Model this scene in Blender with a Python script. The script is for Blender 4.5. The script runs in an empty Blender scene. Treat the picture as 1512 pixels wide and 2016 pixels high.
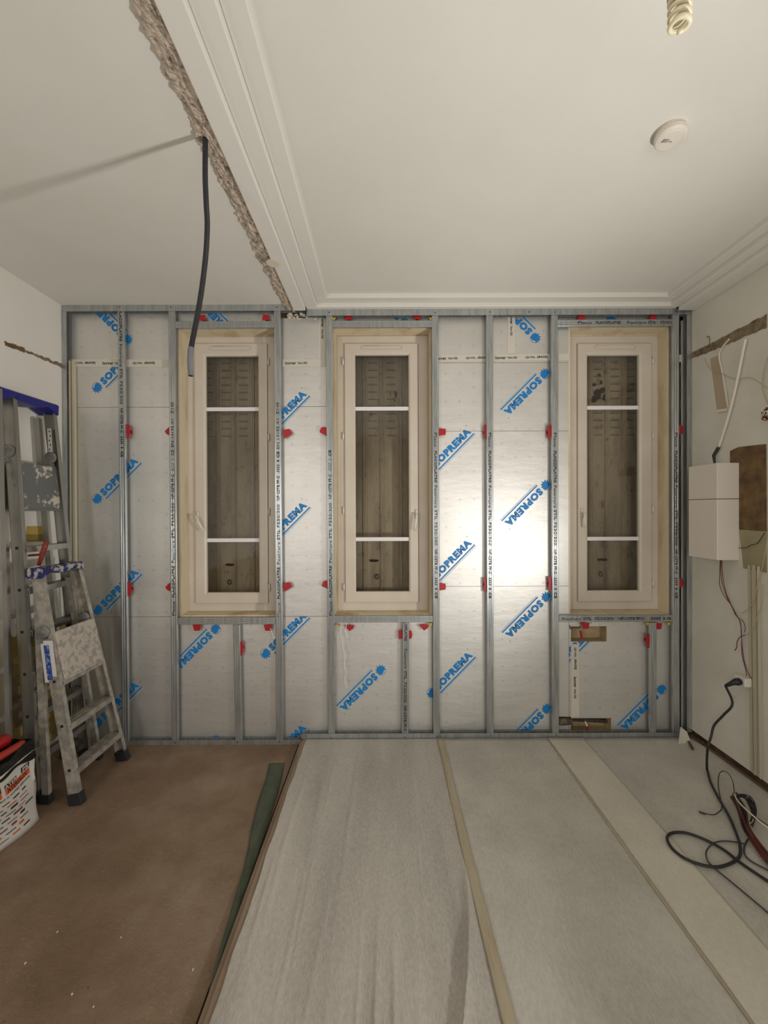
import bpy, bmesh, math, random
from mathutils import Vector, Matrix, Euler
random.seed(7)
C = bpy.context.scene.collection
R = math.radians

# ------------------------------------------------------------------ camera, light, exposure
F = 770.0
CAMLOC = Vector((0, 0, 1.59))
CAMROT = Euler((R(90 - 0.22), R(0.2), 0.0), 'XYZ')
cam_d = bpy.data.cameras.new('camera'); cam = bpy.data.objects.new('camera', cam_d); C.objects.link(cam)
cam_d.sensor_fit = 'HORIZONTAL'; cam_d.sensor_width = 36.0; cam_d.lens = F / 1512 * 36.0
cam_d.clip_start = 0.02; cam_d.clip_end = 50
# roll about the viewing axis (camera's local z), then look along +Y
CAMM = Matrix.Translation(CAMLOC) @ Matrix.Rotation(R(90 - 0.22), 4, 'X') @ Matrix.Rotation(R(0.2) * -1, 4, 'Z')
cam.matrix_world = CAMM
bpy.context.scene.camera = cam
sc = bpy.context.scene
sc.view_settings.view_transform = 'Standard'; sc.view_settings.look = 'None'
sc.view_settings.gamma = 1.0; sc.view_settings.use_curve_mapping = False
sc.view_settings.exposure = 0.27
w = bpy.data.worlds.new('world'); sc.world = w; w.use_nodes = True
w.node_tree.nodes['Background'].inputs[0].default_value = (0.05, 0.05, 0.055, 1)
w.node_tree.nodes['Background'].inputs[1].default_value = 1.0

def area(name, loc, target, size, energy, color, spread=180, sy=None):
    d = bpy.data.lights.new(name, 'AREA'); d.energy = energy; d.color = color
    d.size = size
    if sy: d.shape = 'RECTANGLE'; d.size_y = sy
    d.spread = R(spread)
    o = bpy.data.objects.new(name, d); C.objects.link(o); o.location = loc
    o.rotation_euler = (Vector(target) - Vector(loc)).to_track_quat('-Z', 'Y').to_euler()
    return o
area('work_lamp', (1.62, 0.80, 1.05), (-1.3, 1.5, 2.8), 0.13, 23.5, (1.0, 0.99, 0.96), spread=150)
area('rear_fill_right', (1.45, -1.85, 1.1), (0.35, 2, 1.3), 1.4, 22, (1.0, 0.99, 0.97), sy=2.1)  # added soft fill behind the camera; the room has no doorway here
area('rear_fill_left', (-1.72, -1.6, 1.6), (1.3, 2.2, 1.2), 0.7, 25, (1.0, 0.99, 0.97), sy=1.5)  # second added fill at the rear left, lifts the ambient level

# ------------------------------------------------------------------ pixel -> point on a real plane of the room
M3 = CAMM.to_3x3()
def ray(px, py): return M3 @ Vector(((px - 756) / F, (1008 - py) / F, -1.0))
def onY(px, py, Y): d = ray(px, py); return CAMLOC + d * (Y / d.y)
def onX(px, py, X): d = ray(px, py); return CAMLOC + d * (X / d.x)
def onZ(px, py, Z): d = ray(px, py); return CAMLOC + d * ((Z - CAMLOC.z) / d.z)

# ------------------------------------------------------------------ object helpers
def tag(o, label=None, cat=None, group=None, kind=None):
    if label: o['label'] = label
    if cat: o['category'] = cat
    if group: o['group'] = group
    if kind: o['kind'] = kind
    return o
def empty(name, loc, label=None, cat=None, group=None, kind=None):
    o = bpy.data.objects.new(name, None); C.objects.link(o); o.location = loc
    o.empty_display_size = 0.05
    return tag(o, label, cat, group, kind)

class MB:
    def __init__(s): s.bm = bmesh.new()
    def quad(s, pts, mi=0):
        f = s.bm.faces.new([s.bm.verts.new(p) for p in pts]); f.material_index = mi; return f
    def hexa(s, P, mi=0):
        v = [s.bm.verts.new(p) for p in P]
        for idx in ((0,3,2,1),(4,5,6,7),(0,1,5,4),(1,2,6,5),(2,3,7,6),(3,0,4,7)):
            f = s.bm.faces.new([v[i] for i in idx]); f.material_index = mi
    def box(s, x0, x1, y0, y1, z0, z1, mi=0):
        if x0 > x1: x0, x1 = x1, x0
        if y0 > y1: y0, y1 = y1, y0
        if z0 > z1: z0, z1 = z1, z0
        s.hexa([(x0,y0,z0),(x1,y0,z0),(x1,y1,z0),(x0,y1,z0),(x0,y0,z1),(x1,y0,z1),(x1,y1,z1),(x0,y1,z1)], mi)
        return s
    def bar(s, p0, p1, a, b, mi=0):
        """box from p0 to p1 with half-size vectors a, b"""
        p0, p1, a, b = map(Vector, (p0, p1, a, b))
        s.hexa([p0-a-b, p0+a-b, p0+a+b, p0-a+b, p1-a-b, p1+a-b, p1+a+b, p1-a+b], mi); return s
    def loops(s, rings, closed=True, caps=True, mi=0):
        rv = [[s.bm.verts.new(p) for p in r] for r in rings]; n = len(rv[0])
        for i in range(len(rv)-1):
            for j in range(n if closed else n-1):
                f = s.bm.faces.new((rv[i][j], rv[i][(j+1)%n], rv[i+1][(j+1)%n], rv[i+1][j])); f.material_index = mi
        if caps and closed:
            for r in (rv[0][::-1], rv[-1]):
                f = s.bm.faces.new(r); f.material_index = mi
        return s
    def tube(s, pts, r, seg=8, mi=0):
        pts = [Vector(p) for p in pts]; n = len(pts)
        rs = r if isinstance(r, (list, tuple)) else [r]*n
        t0 = (pts[1]-pts[0]).normalized()
        up = Vector((0,0,1)) if abs(t0.z) < 0.9 else Vector((1,0,0))
        u = t0.cross(up).normalized(); rings = []
        for i in range(n):
            t = (pts[min(i+1,n-1)] - pts[max(i-1,0)]).normalized()
            u = (u - t*u.dot(t)).normalized(); v = t.cross(u)
            rings.append([pts[i] + (u*math.cos(2*math.pi*k/seg) + v*math.sin(2*math.pi*k/seg))*rs[i] for k in range(seg)])
        return s.loops(rings, mi=mi)
    def lathe(s, prof, seg=32, M=None, mi=0):
        M = M or Matrix.Identity(4)
        rings = [[M @ Vector((r*math.cos(2*math.pi*k/seg), r*math.sin(2*math.pi*k/seg), z)) for k in range(seg)] for r, z in prof]
        return s.loops(rings, mi=mi)
    def prism(s, poly, d, mi=0):
        """closed polygon of 3D points pushed by vector d"""
        d = Vector(d); P = [Vector(p) for p in poly]
        return s.loops([P, [p+d for p in P]], mi=mi)
    def build(s, name, mats, parent=None, smooth=False, bevel=0, fix=True):
        if fix: bmesh.ops.recalc_face_normals(s.bm, faces=s.bm.faces)
        me = bpy.data.meshes.new(name); off = Vector((0,0,0))
        if parent is None and len(s.bm.verts):
            xs = [v.co for v in s.bm.verts]
            lo = Vector((min(c.x for c in xs), min(c.y for c in xs), min(c.z for c in xs)))
            hi = Vector((max(c.x for c in xs), max(c.y for c in xs), max(c.z for c in xs)))
            off = Vector(((lo.x+hi.x)/2, (lo.y+hi.y)/2, lo.z))
            for v in s.bm.verts: v.co -= off
        s.bm.to_mesh(me); s.bm.free()
        if not isinstance(mats, (list, tuple)): mats = [mats]
        for m in mats: me.materials.append(m)
        if smooth:
            for p in me.polygons: p.use_smooth = True
        o = bpy.data.objects.new(name, me); C.objects.link(o); o.location = off
        if parent:
            o.parent = parent; ro = Vector((0,0,0)); q = parent
            while q: ro += q.location; q = q.parent
            o.location = -ro
        if bevel:
            b = o.modifiers.new('bevel', 'BEVEL'); b.width = bevel; b.segments = 2; b.limit_method = 'ANGLE'
        return o

def smoothpath(pts, n=8):
    P = [Vector(p) for p in pts]; out = []
    for i in range(len(P)-1):
        p0, p1, p2, p3 = P[max(i-1,0)], P[i], P[i+1], P[min(i+2,len(P)-1)]
        for k in range(n):
            t = k/n
            out.append(0.5*((2*p1)+(-p0+p2)*t+(2*p0-5*p1+4*p2-p3)*t*t+(-p0+3*p1-3*p2+p3)*t**3))
    out.append(P[-1]); return out

# ------------------------------------------------------------------ materials
def srgb(r, g, b):
    f = lambda c: (c/255/12.92) if c/255 <= .04045 else ((c/255+.055)/1.055)**2.4
    return (f(r), f(g), f(b), 1)
class NT:
    def __init__(s, name):
        s.m = bpy.data.materials.new(name); s.m.use_nodes = True; s.t = s.m.node_tree
        s.b = s.t.nodes['Principled BSDF']; s.geo = s.t.nodes.new('ShaderNodeNewGeometry')
    def n(s, typ, **kw):
        x = s.t.nodes.new(typ)
        for k, v in kw.items(): setattr(x, k, v)
        return x
    def link(s, a, b): s.t.links.new(a, b)
    def noise(s, scale, detail=6, rough=.6, vec=(1,1,1), dist=0):
        mp = s.n('ShaderNodeMapping'); mp.inputs['Scale'].default_value = vec
        s.link(s.geo.outputs['Position'], mp.inputs[0])
        no = s.n('ShaderNodeTexNoise'); no.inputs['Scale'].default_value = scale
        no.inputs['Detail'].default_value = detail; no.inputs['Roughness'].default_value = rough
        no.inputs['Distortion'].default_value = dist
        s.link(mp.outputs[0], no.inputs['Vector']); return no.outputs['Fac']
    def ramp(s, fac, stops):
        r = s.n('ShaderNodeValToRGB'); e = r.color_ramp.elements
        while len(e) < len(stops): e.new(0.5)
        for el, (p, c) in zip(e, stops): el.position = p; el.color = c if len(c) == 4 else (*c, 1)
        s.link(fac, r.inputs[0]); return r.outputs[0]
    def mix(s, fac, a, b):
        m = s.n('ShaderNodeMix', data_type='RGBA')
        for inp, v in ((m.inputs[0], fac), (m.inputs[6], a), (m.inputs[7], b)):
            if hasattr(v, 'links') or hasattr(v, 'is_linked'): s.link(v, inp)
            else: inp.default_value = v
        return m.outputs[2]
    def math(s, op, a, b=None):
        m = s.n('ShaderNodeMath', operation=op)
        for i, v in enumerate((a, b)):
            if v is None: continue
            if hasattr(v, 'is_linked'): s.link(v, m.inputs[i])
            else: m.inputs[i].default_value = v
        return m.outputs[0]
    def bump(s, h, st=.3, dist=.01):
        bp = s.n('ShaderNodeBump'); bp.inputs['Strength'].default_value = st; bp.inputs['Distance'].default_value = dist
        s.link(h, bp.inputs['Height']); s.link(bp.outputs[0], s.b.inputs['Normal'])
def mat(name, col, rough=.6, metal=0, var=None, vs=8, lo=.35, hi=.65, bump=0, bs=80, vec=(1,1,1), spec=None, bd=.004):
    q = NT(name); q.b.inputs['Roughness'].default_value = rough; q.b.inputs['Metallic'].default_value = metal
    if spec is not None: q.b.inputs['Specular IOR Level'].default_value = spec
    if var:
        q.link(q.ramp(q.noise(vs, vec=vec), [(lo, srgb(*col)), (hi, srgb(*var))]), q.b.inputs['Base Color'])
    else: q.b.inputs['Base Color'].default_value = srgb(*col)
    if bump: q.bump(q.noise(bs, vec=vec), bump, bd)
    return q.m
M = {}
M['ceil'] = mat('ceiling_paint', (213,210,200), .7, var=(218,215,206), vs=1.5, bump=.12, bs=60)
M['trim'] = mat('cornice_paint', (217,213,204), .55, bump=.05, bs=40)
M['pvc'] = mat('white_pvc', (208,197,182), .38, var=(198,186,170), vs=3)
M['pvc_w'] = mat('white_glazing_bar', (228,224,224), .4)
M['wood_cream'] = mat('cream_painted_wood', (212,198,168), .6, var=(170,132,88), vs=6, lo=.5, hi=.78, bump=.3, bs=30, vec=(1,1,.3))
M['black'] = mat('black_print', (22,22,24), .6)
M['dark'] = mat('dark_rubber', (34,34,36), .55)
M['red'] = mat('red_plastic', (170,18,30), .4)
M['yellow'] = mat('yellow_plastic', (190,165,40), .5)
M['blue_print'] = mat('blue_print', (14,120,188), .5)
M['pale_blue'] = mat('pale_blue_print', (150,185,205), .5)
M['tape'] = mat('white_tape', (205,198,185), .45, bump=.1, bs=25)
M['tapeprint'] = mat('tape_print', (38,32,34), .5)
M['navy'] = mat('blue_plastic', (22,24,118), .4)
M['navy_dirty'] = mat('splattered_blue_plastic', (24,32,92), .5, var=(175,170,165), vs=28, lo=.5, hi=.58)
M['hinge'] = mat('grey_hinge_plastic', (96,94,92), .5, var=(140,136,130), vs=18)
M['sticker'] = mat('white_sticker', (205,200,196), .5)
M['bluesticker'] = mat('blue_sticker', (24,60,140), .5, var=(140,150,170), vs=60, lo=.5, hi=.6)
M['whiteplastic'] = mat('white_plastic', (220,212,200), .4)
M['wire_beige'] = mat('beige_wire', (176,160,128), .5)
M['wire_brown'] = mat('brown_wire', (82,44,36), .5)
M['wire_black'] = mat('black_cable_rubber', (30,31,34), .5)
M['wire_grey'] = mat('grey_cable_rubber', (58,60,66), .5)
M['wire_red'] = mat('red_wire', (110,32,28), .5)
M['white_string'] = mat('white_string', (225,222,215), .7)
M['rust'] = mat('rusty_pipe', (70,58,46), .7, .3, var=(120,112,98), vs=30, bump=.5, bs=60)
M['bin'] = mat('black_bag_plastic', (12,12,14), .35, bump=.6, bs=25, bd=.01)
M['orange'] = mat('orange_print', (196,86,34), .6)
M['tool_red'] = mat('orange_red_grip', (150,52,34), .5, var=(110,40,30), vs=40)
M['green'] = mat('green_felt', (84,92,74), .9, var=(70,78,64), vs=10, bump=.4, bs=200)
M['alu'] = mat('brushed_aluminium', (176,173,166), .38, .85, var=(150,148,142), vs=10, bump=.12, bs=120, vec=(1,1,.1))
M['alu_dirty'] = mat('plaster_smeared_aluminium', (150,147,140), .5, .55, var=(188,180,166), vs=22, lo=.4, hi=.62, bump=.3, bs=60)
M['steelscrew'] = mat('dark_screw', (30,30,30), .4, .6)
M['joist'] = mat('dark_brown_gap', (70,48,32), .8, var=(105,76,50), vs=14, bump=.5, bs=30)

def galv(name, base, var):
    q = NT(name); q.b.inputs['Metallic'].default_value = .75; q.b.inputs['Roughness'].default_value = .34
    n = q.noise(14, vec=(4,4,.35), detail=8)
    q.link(q.ramp(n, [(.35, srgb(*base)), (.65, srgb(*var))]), q.b.inputs['Base Color'])
    q.bump(q.noise(40, vec=(6,6,.3)), .12, .002); return q.m
M['galv'] = galv('galvanised_steel', (190,192,190), (158,163,165))

# foil faced insulation: aluminium foil with printed crosses every 10 cm
def foil():
    q = NT('insulation_foil'); b = q.b
    b.inputs['Metallic'].default_value = .84
    sep = q.n('ShaderNodeSeparateXYZ'); q.link(q.geo.outputs['Position'], sep.inputs[0])
    def cell(out, off):
        a = q.math('ADD', out, off); a = q.math('DIVIDE', a, .0964); a = q.math('FRACT', a)
        a = q.math('SUBTRACT', a, .5); return q.math('ABSOLUTE', a)
    cx = cell(sep.outputs[0], 5.018); cz = cell(sep.outputs[2], 5.035)
    def lt(v, t): return q.math('LESS_THAN', v, t)
    cross = q.math('MAXIMUM', q.math('MULTIPLY', lt(cx, .014), lt(cz, .13)), q.math('MULTIPLY', lt(cz, .014), lt(cx, .13)))
    col = q.ramp(q.noise(3, vec=(1,1,1)), [(.3, srgb(212,210,205)), (.7, srgb(224,221,216))])
    brk = q.ramp(q.noise(9), [(.3, (.03,.03,.03,1)), (.65, (.38,.38,.38,1))])
    fac = q.math('MULTIPLY', cross, brk)
    q.link(q.mix(fac, col, srgb(95,90,84)), b.inputs['Base Color'])
    q.link(q.math('ADD', q.math('MULTIPLY', q.noise(5), .06), .46), b.inputs['Roughness'])
    h = q.math('ADD', q.math('MULTIPLY', q.noise(7, vec=(.5,1,1.6), detail=3), 1.0), q.math('MULTIPLY', q.noise(160, vec=(.25,1,1.6)), .12))
    q.bump(h, .22, .010)
    return q.m
M['foil'] = foil()

def floorm():
    q = NT('bare_brown_floor'); b = q.b
    c1 = q.ramp(q.noise(1.6, 8, .65), [(.3, srgb(106,82,60)), (.5, srgb(132,108,86)), (.7, srgb(156,136,114))])
    sp = q.ramp(q.noise(70, 8, .75, vec=(1,1.6,1)), [(.57, (0,0,0,1)), (.66, (1,1,1,1))])
    pat = q.ramp(q.noise(2.2, 4), [(.42, (.15,.15,.15,1)), (.6, (1,1,1,1))])
    fac = q.math('MULTIPLY', sp, q.math('MULTIPLY', pat, .6))
    c2 = q.mix(fac, c1, srgb(190,176,156))
    dk = q.ramp(q.noise(45, 6, .7), [(.64, (0,0,0,1)), (.7, (.5,.5,.5,1))])
    q.link(q.mix(dk, c2, srgb(62,46,34)), b.inputs['Base Color'])
    b.inputs['Roughness'].default_value = .72
    q.bump(q.noise(38, 8, .75), .7, .010); return q.m
M['floor'] = floorm()

def felt(name, a, c, streak=(1,1,1)):
    q = NT(name); b = q.b
    n1 = q.noise(3.2, 6, .6, vec=streak); n2 = q.noise(150, 6, .7, vec=(1,.35,1))
    n = q.math('ADD', q.math('MULTIPLY', n1, .5), q.math('MULTIPLY', n2, .5))
    q.link(q.ramp(n, [(.38, srgb(*a)), (.62, srgb(*c))]), b.inputs['Base Color'])
    b.inputs['Roughness'].default_value = .7; b.inputs['Specular IOR Level'].default_value = .3
    q.bump(q.noise(220, 5, .7, vec=(1,.4,1)), .25, .003); return q.m
M['felt'] = felt('grey_protective_felt', (172,168,158), (198,193,182))
M['felt2'] = felt('wrinkled_grey_felt', (160,154,145), (192,186,176), (1.5,.3,1))
M['felt3'] = felt('pale_overlap_felt', (190,184,170), (210,203,189))
M['seam'] = mat('beige_seam_tape', (172,160,136), .5, var=(152,134,104), vs=9, lo=.45, hi=.8, vec=(5,.5,1))
M['batten'] = mat('dusty_wood_batten', (122,102,84), .75, var=(146,126,104), vs=8, bump=.3, bs=40, vec=(2,.3,1))

def wallL():
    q = NT('patched_left_wall'); b = q.b
    sep = q.n('ShaderNodeSeparateXYZ'); q.link(q.geo.outputs['Position'], sep.inputs[0])
    base = q.ramp(q.noise(2), [(.3, srgb(218,213,203)), (.7, srgb(225,220,211))])
    # stripped lower wall: yellow paint and grey plaster patches below about 0.95 m
    vor = q.n('ShaderNodeTexVoronoi'); vor.inputs['Scale'].default_value = 7
    mp = q.n('ShaderNodeMapping'); mp.inputs['Scale'].default_value = (1, 1, 1.6)
    q.link(q.geo.outputs['Position'], mp.inputs[0]); q.link(mp.outputs[0], vor.inputs['Vector'])
    patch = q.ramp(vor.outputs['Color'], [(.35, srgb(150,128,66)), (.5, srgb(120,104,80)), (.7, srgb(168,146,84))])
    edge = q.math('ADD', sep.outputs[2], q.math('MULTIPLY', q.noise(6), .25))
    low = q.math('LESS_THAN', edge, .98)
    q.link(q.mix(low, base, patch), b.inputs['Base Color'])
    b.inputs['Roughness'].default_value = .75; q.bump(q.noise(30), .15, .005); return q.m
M['wallL'] = wallL()
M['wallR'] = mat('grey_white_wall_paint', (216,212,200), .7, var=(206,201,188), vs=3, bump=.15, bs=30)
M['wallback'] = mat('room_wall_paint', (200,190,176), .8)
M['plasterfar'] = mat('beige_plaster', (186,166,130), .85, var=(160,138,104), vs=9, bump=.4, bs=40)
M['rubble'] = mat('broken_plaster', (196,180,162), .9, var=(96,84,74), vs=30, lo=.5, hi=.72, bump=1, bs=70, bd=.008)
M['scar'] = mat('torn_plaster_band', (140,124,98), .9, var=(98,82,60), vs=22, lo=.4, hi=.65, bump=.6, bs=60)
M['mortar'] = mat('brown_glue_patch', (122,96,62), .85, var=(84,64,40), vs=14, lo=.35, hi=.65, bump=.5, bs=50)
M['palepatch'] = mat('pale_yellow_patch', (158,148,118), .8, var=(144,134,104), vs=10)
def shutterm():
    q = NT('dirty_painted_steel'); b = q.b
    c1 = q.ramp(q.noise(5, 8, .7, vec=(1.5,1,.35)), [(.3, srgb(134,118,96)), (.55, srgb(172,156,130)), (.8, srgb(188,174,148))])
    d = q.ramp(q.noise(16, 9, .75, vec=(1,1,.7)), [(.56, (0,0,0,1)), (.70, (.8,.8,.8,1))])
    q.link(q.mix(d, c1, srgb(46,40,30)), b.inputs['Base Color'])
    b.inputs['Roughness'].default_value = .6; q.bump(q.noise(30), .2, .004); return q.m
M['shutter'] = shutterm()
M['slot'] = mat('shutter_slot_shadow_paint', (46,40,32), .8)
def glassm():
    q = NT('window_glass'); t = q.t; t.nodes.remove(q.b)
    out = [n for n in t.nodes if n.type == 'OUTPUT_MATERIAL'][0]
    tr = q.n('ShaderNodeBsdfTransparent'); gl = q.n('ShaderNodeBsdfGlossy'); gl.inputs['Roughness'].default_value = .03
    tr.inputs[0].default_value = (.93,.93,.92,1)
    fr = q.n('ShaderNodeFresnel'); fr.inputs[0].default_value = 1.5
    mx = q.n('ShaderNodeMixShader'); q.link(fr.outputs[0], mx.inputs[0]); q.link(tr.outputs[0], mx.inputs[1]); q.link(gl.outputs[0], mx.inputs[2])
    q.link(mx.outputs[0], out.inputs[0]); return q.m
M['glass'] = glassm()
def platm(name, base, splat, sc_, lo):
    q = NT(name); q.link(q.ramp(q.noise(sc_, 8, .65), [(lo, srgb(*base)), (lo+.04, srgb(*splat))]), q.b.inputs['Base Color'])
    q.b.inputs['Roughness'].default_value = .55; return q.m
M['plat'] = platm('grey_platform_with_plaster_splatter', (104,106,104), (200,190,176), 11, .56)
M['platw'] = platm('white_plastered_platform', (150,144,134), (182,172,160), 30, .45)
M['bagw'] = mat('white_woven_plastic', (200,194,186), .5, bump=.3, bs=12, bd=.01)

# ------------------------------------------------------------------ text
_tc = {}
def text_tris(body, bold=0.0):
    """unit-box text geometry: verts (x 0..1, y 0..1 of the cap height), faces"""
    k = (body, bold)
    if k in _tc: return _tc[k]
    cu = bpy.data.curves.new('tmp', 'FONT'); cu.body = body; cu.offset = bold; cu.resolution_u = 2; cu.space_character = 1.0 + bold*2.2
    o = bpy.data.objects.new('tmp', cu); C.objects.link(o)
    bpy.context.view_layer.update()
    dg = bpy.context.evaluated_depsgraph_get()
    me = bpy.data.meshes.new_from_object(o.evaluated_get(dg))
    V = [v.co.copy() for v in me.vertices]; Fc = [tuple(p.vertices) for p in me.polygons]
    bpy.data.objects.remove(o); bpy.data.meshes.remove(me); bpy.data.curves.remove(cu)
    x0 = min(v.x for v in V); x1 = max(v.x for v in V); y0 = min(v.y for v in V); y1 = max(v.y for v in V)
    V = [((v.x-x0)/(x1-x0), (v.y-y0)/(y1-y0)) for v in V]
    _tc[k] = (V, Fc); return _tc[k]
def put_text(mb, body, org, u, v, wd, ht, bold=0.0, mi=0, shear=0):
    """text from org along unit vector u, up along v"""
    V, Fc = text_tris(body, bold); org, u, v = Vector(org), Vector(u), Vector(v)
    vs = [mb.bm.verts.new(org + u*(x*wd + shear*y*ht) + v*(y*ht)) for x, y in V]
    for f in Fc:
        try: fc = mb.bm.faces.new([vs[i] for i in f]); fc.material_index = mi
        except ValueError: pass

# ------------------------------------------------------------------ room measures
XL, XR = -2.18, 2.09
YF = 2.655            # front of the steel studs
YB = 2.70             # front of the insulation foil
ZC = 2.987            # ceiling on the left
ZA, ZB_, ZC_, ZM = 2.925, 2.952, 2.980, 3.008   # stepped cornice bands and ceiling on the right
ZR = 0.038            # raised floor
YREAR = -2.3

# ------------------------------------------------------------------ structure
fl = MB().box(XL-.1, -.590, YREAR-.1, 3.1, -.12, 0).build('floor', M['floor']); tag(fl, kind='structure')
rf = MB().box(-.575, XR+.1, YREAR-.1, 3.1, -.12, -.02).build('subfloor', M['batten'], fl)
MB().box(-.553, XR+.03, YREAR, 2.80, -.02, ZR).build('raised_floor', M['batten'], fl)
# brown batten along the edge of the raised floor, split from the floor by a narrow gap
MB().box(-.572, -.555, YREAR, 2.66, -.02, .030).build('edge_batten', M['batten'], fl)

wl = MB().box(XL-.12, XL, YREAR, 3.1, 0, 3.1).build('wall_left', M['wallL']); tag(wl, kind='structure')
# torn band where a picture rail was pulled off the left wall
def band_on_wall(X, pts, hw, name, m, parent, thick=.004, n=60, jag=.35, sgn=1):
    P = smoothpath(pts, 12); top = []; bot = []
    for i, p in enumerate(P):
        h = hw[0] + (hw[1]-hw[0])*i/(len(P)-1)
        top.append(Vector((X, p.y, p.z + h*(1+random.uniform(-jag, jag)))))
        bot.append(Vector((X, p.y, p.z - h*(1+random.uniform(-jag, jag)))))
    mb = MB(); d = Vector((sgn*thick, 0, 0))
    rings = [[t, t+d, b+d, b] for t, b in zip(top, bot)]
    mb.loops(rings); return mb.build(name, m, parent)
band_on_wall(XL, [onX(8,674,XL), onX(50,691,XL), onX(92,708,XL), onX(126,722,XL)], (.006,.011), 'torn_rail_band', M['scar'], wl, .0025, jag=.7)
band_on_wall(XL, [onX(10,676,XL), onX(30,683,XL), onX(48,690,XL)], (.012,.012), 'brown_chip', M['mortar'], wl, .004, jag=.4)
def flat_on_wall(X, pix, name, m, parent, t=.004, sgn=1):
    return MB().prism([onX(px, py, X) for px, py in pix], (sgn*t, 0, 0)).build(name, m, parent)
M['yellowpaint'] = mat('yellow_paint_sample', (176,152,76), .7); M['ochre'] = mat('ochre_paint_sample', (130,112,48), .7)
flat_on_wall(XL, [(52,1036),(92,1036),(92,1052),(50,1052)], 'paint_patch', M['yellowpaint'], wl)
flat_on_wall(XL, [(42,1052),(93,1052),(93,1066),(42,1066)], 'paint_patch', M['ochre'], wl, .003)

wr = MB().box(XR, XR+.12, YREAR, 3.1, .092, 3.1).box(XR+.035, XR+.12, YREAR, 3.1, -.02, .0915).build('wall_right', M['wallR']); tag(wr, kind='structure')
MB().box(XR+.028, XR+.034, YREAR, 2.8, ZR-.02, .0915).build('skirting_gap', M['joist'], wr)
band_on_wall(XR, [onX(1362,700,XR), onX(1400,684,XR), onX(1450,660,XR), onX(1510,632,XR)], (.020,.036), 'torn_rail_band', M['scar'], wr, .003, jag=.12, sgn=-1)
MB().box(XL, XR, YREAR-.1, YREAR, 0, 3.1).build('wall_rear', M['wallback'])['kind'] = 'structure'

# window openings in the far wall, measured where the reveal meets the foil
OPEN = []
for (a, b, t, bo) in ((350, 553, 646, 1214), (655, 851, 645, 1212), (1119, 1318, 643, 1211)):
    p, q = onY(a, t, YB), onY(b, bo, YB); OPEN.append((p.x, q.x, q.z, p.z))
YW = 2.78
def grid_box(mb, x0, x1, z0, z1, holes, y0, y1, mi=0, mi2=None):
    """slab with rectangular holes, built from cells sharing no inner faces"""
    xs = sorted({x0, x1} | {min(max(h[k], x0), x1) for h in holes for k in (0, 1)})
    zs = sorted({z0, z1} | {min(max(h[k], z0), z1) for h in holes for k in (2, 3)})
    mi2 = mi if mi2 is None else mi2
    def solid(i, j):
        if i < 0 or j < 0 or i >= len(xs)-1 or j >= len(zs)-1: return False
        cx, cz = (xs[i]+xs[i+1])/2, (zs[j]+zs[j+1])/2
        return not any(h[0] < cx < h[1] and h[2] < cz < h[3] for h in holes)
    for i in range(len(xs)-1):
        for j in range(len(zs)-1):
            if not solid(i, j): continue
            a, b, c, d = xs[i], xs[i+1], zs[j], zs[j+1]
            mb.quad([(a,y0,c),(b,y0,c),(b,y0,d),(a,y0,d)], mi); mb.quad([(a,y1,c),(a,y1,d),(b,y1,d),(b,y1,c)], mi2)
            if not solid(i-1, j): mb.quad([(a,y0,c),(a,y0,d),(a,y1,d),(a,y1,c)], mi2)
            if not solid(i+1, j): mb.quad([(b,y0,c),(b,y1,c),(b,y1,d),(b,y0,d)], mi2)
            if not solid(i, j-1): mb.quad([(a,y0,c),(a,y1,c),(b,y1,c),(b,y0,c)], mi2)
            if not solid(i, j+1): mb.quad([(a,y0,d),(b,y0,d),(b,y1,d),(a,y1,d)], mi2)
    bmesh.ops.remove_doubles(mb.bm, verts=mb.bm.verts, dist=1e-5)
mb = MB(); grid_box(mb, XL, XR, 0, 3.1, OPEN, YW+.002, 3.05); wf = mb.build('wall_far', M['plasterfar']); tag(wf, kind='structure')

# ceilings
# left flat ceiling, stepped cornice on the right part, main ceiling
cl = MB().box(XL, -.66, YREAR, 3.1, ZC, 3.12).build('ceiling', M['ceil']); tag(cl, kind='structure')
MB().box(-.372, 1.864, YREAR, 2.562, ZM, 3.12).build('main_ceiling', M['ceil'], cl)
def ring(name, xl0, xl1, xr0, xr1, yf0, yf1, z):
    m = MB()
    m.box(xl0, xl1, YREAR, yf0, z, 3.12); m.box(xr0, xr1, YREAR, yf0, z, 3.12)
    if yf1 > yf0: m.box(xl0, xr1, yf0, yf1, z, 3.12)
    o = m.build(name, M['trim'], bevel=.004); tag(o, kind='structure'); return o
ring('trim_1', -.445, -.37, 1.862, 1.926, 2.56, 2.62, ZC_)
ring('trim_2', -.519, -.4452, 1.9262, 1.98, 2.6205, 2.76, ZB_)
t3 = MB().box(-.598, -.5192, YREAR, 2.616, ZA, 3.12).box(1.9802, XR, YREAR, 2.63, ZA, 3.12).build('trim_3', M['trim'], bevel=.004); tag(t3, kind='structure')
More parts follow.
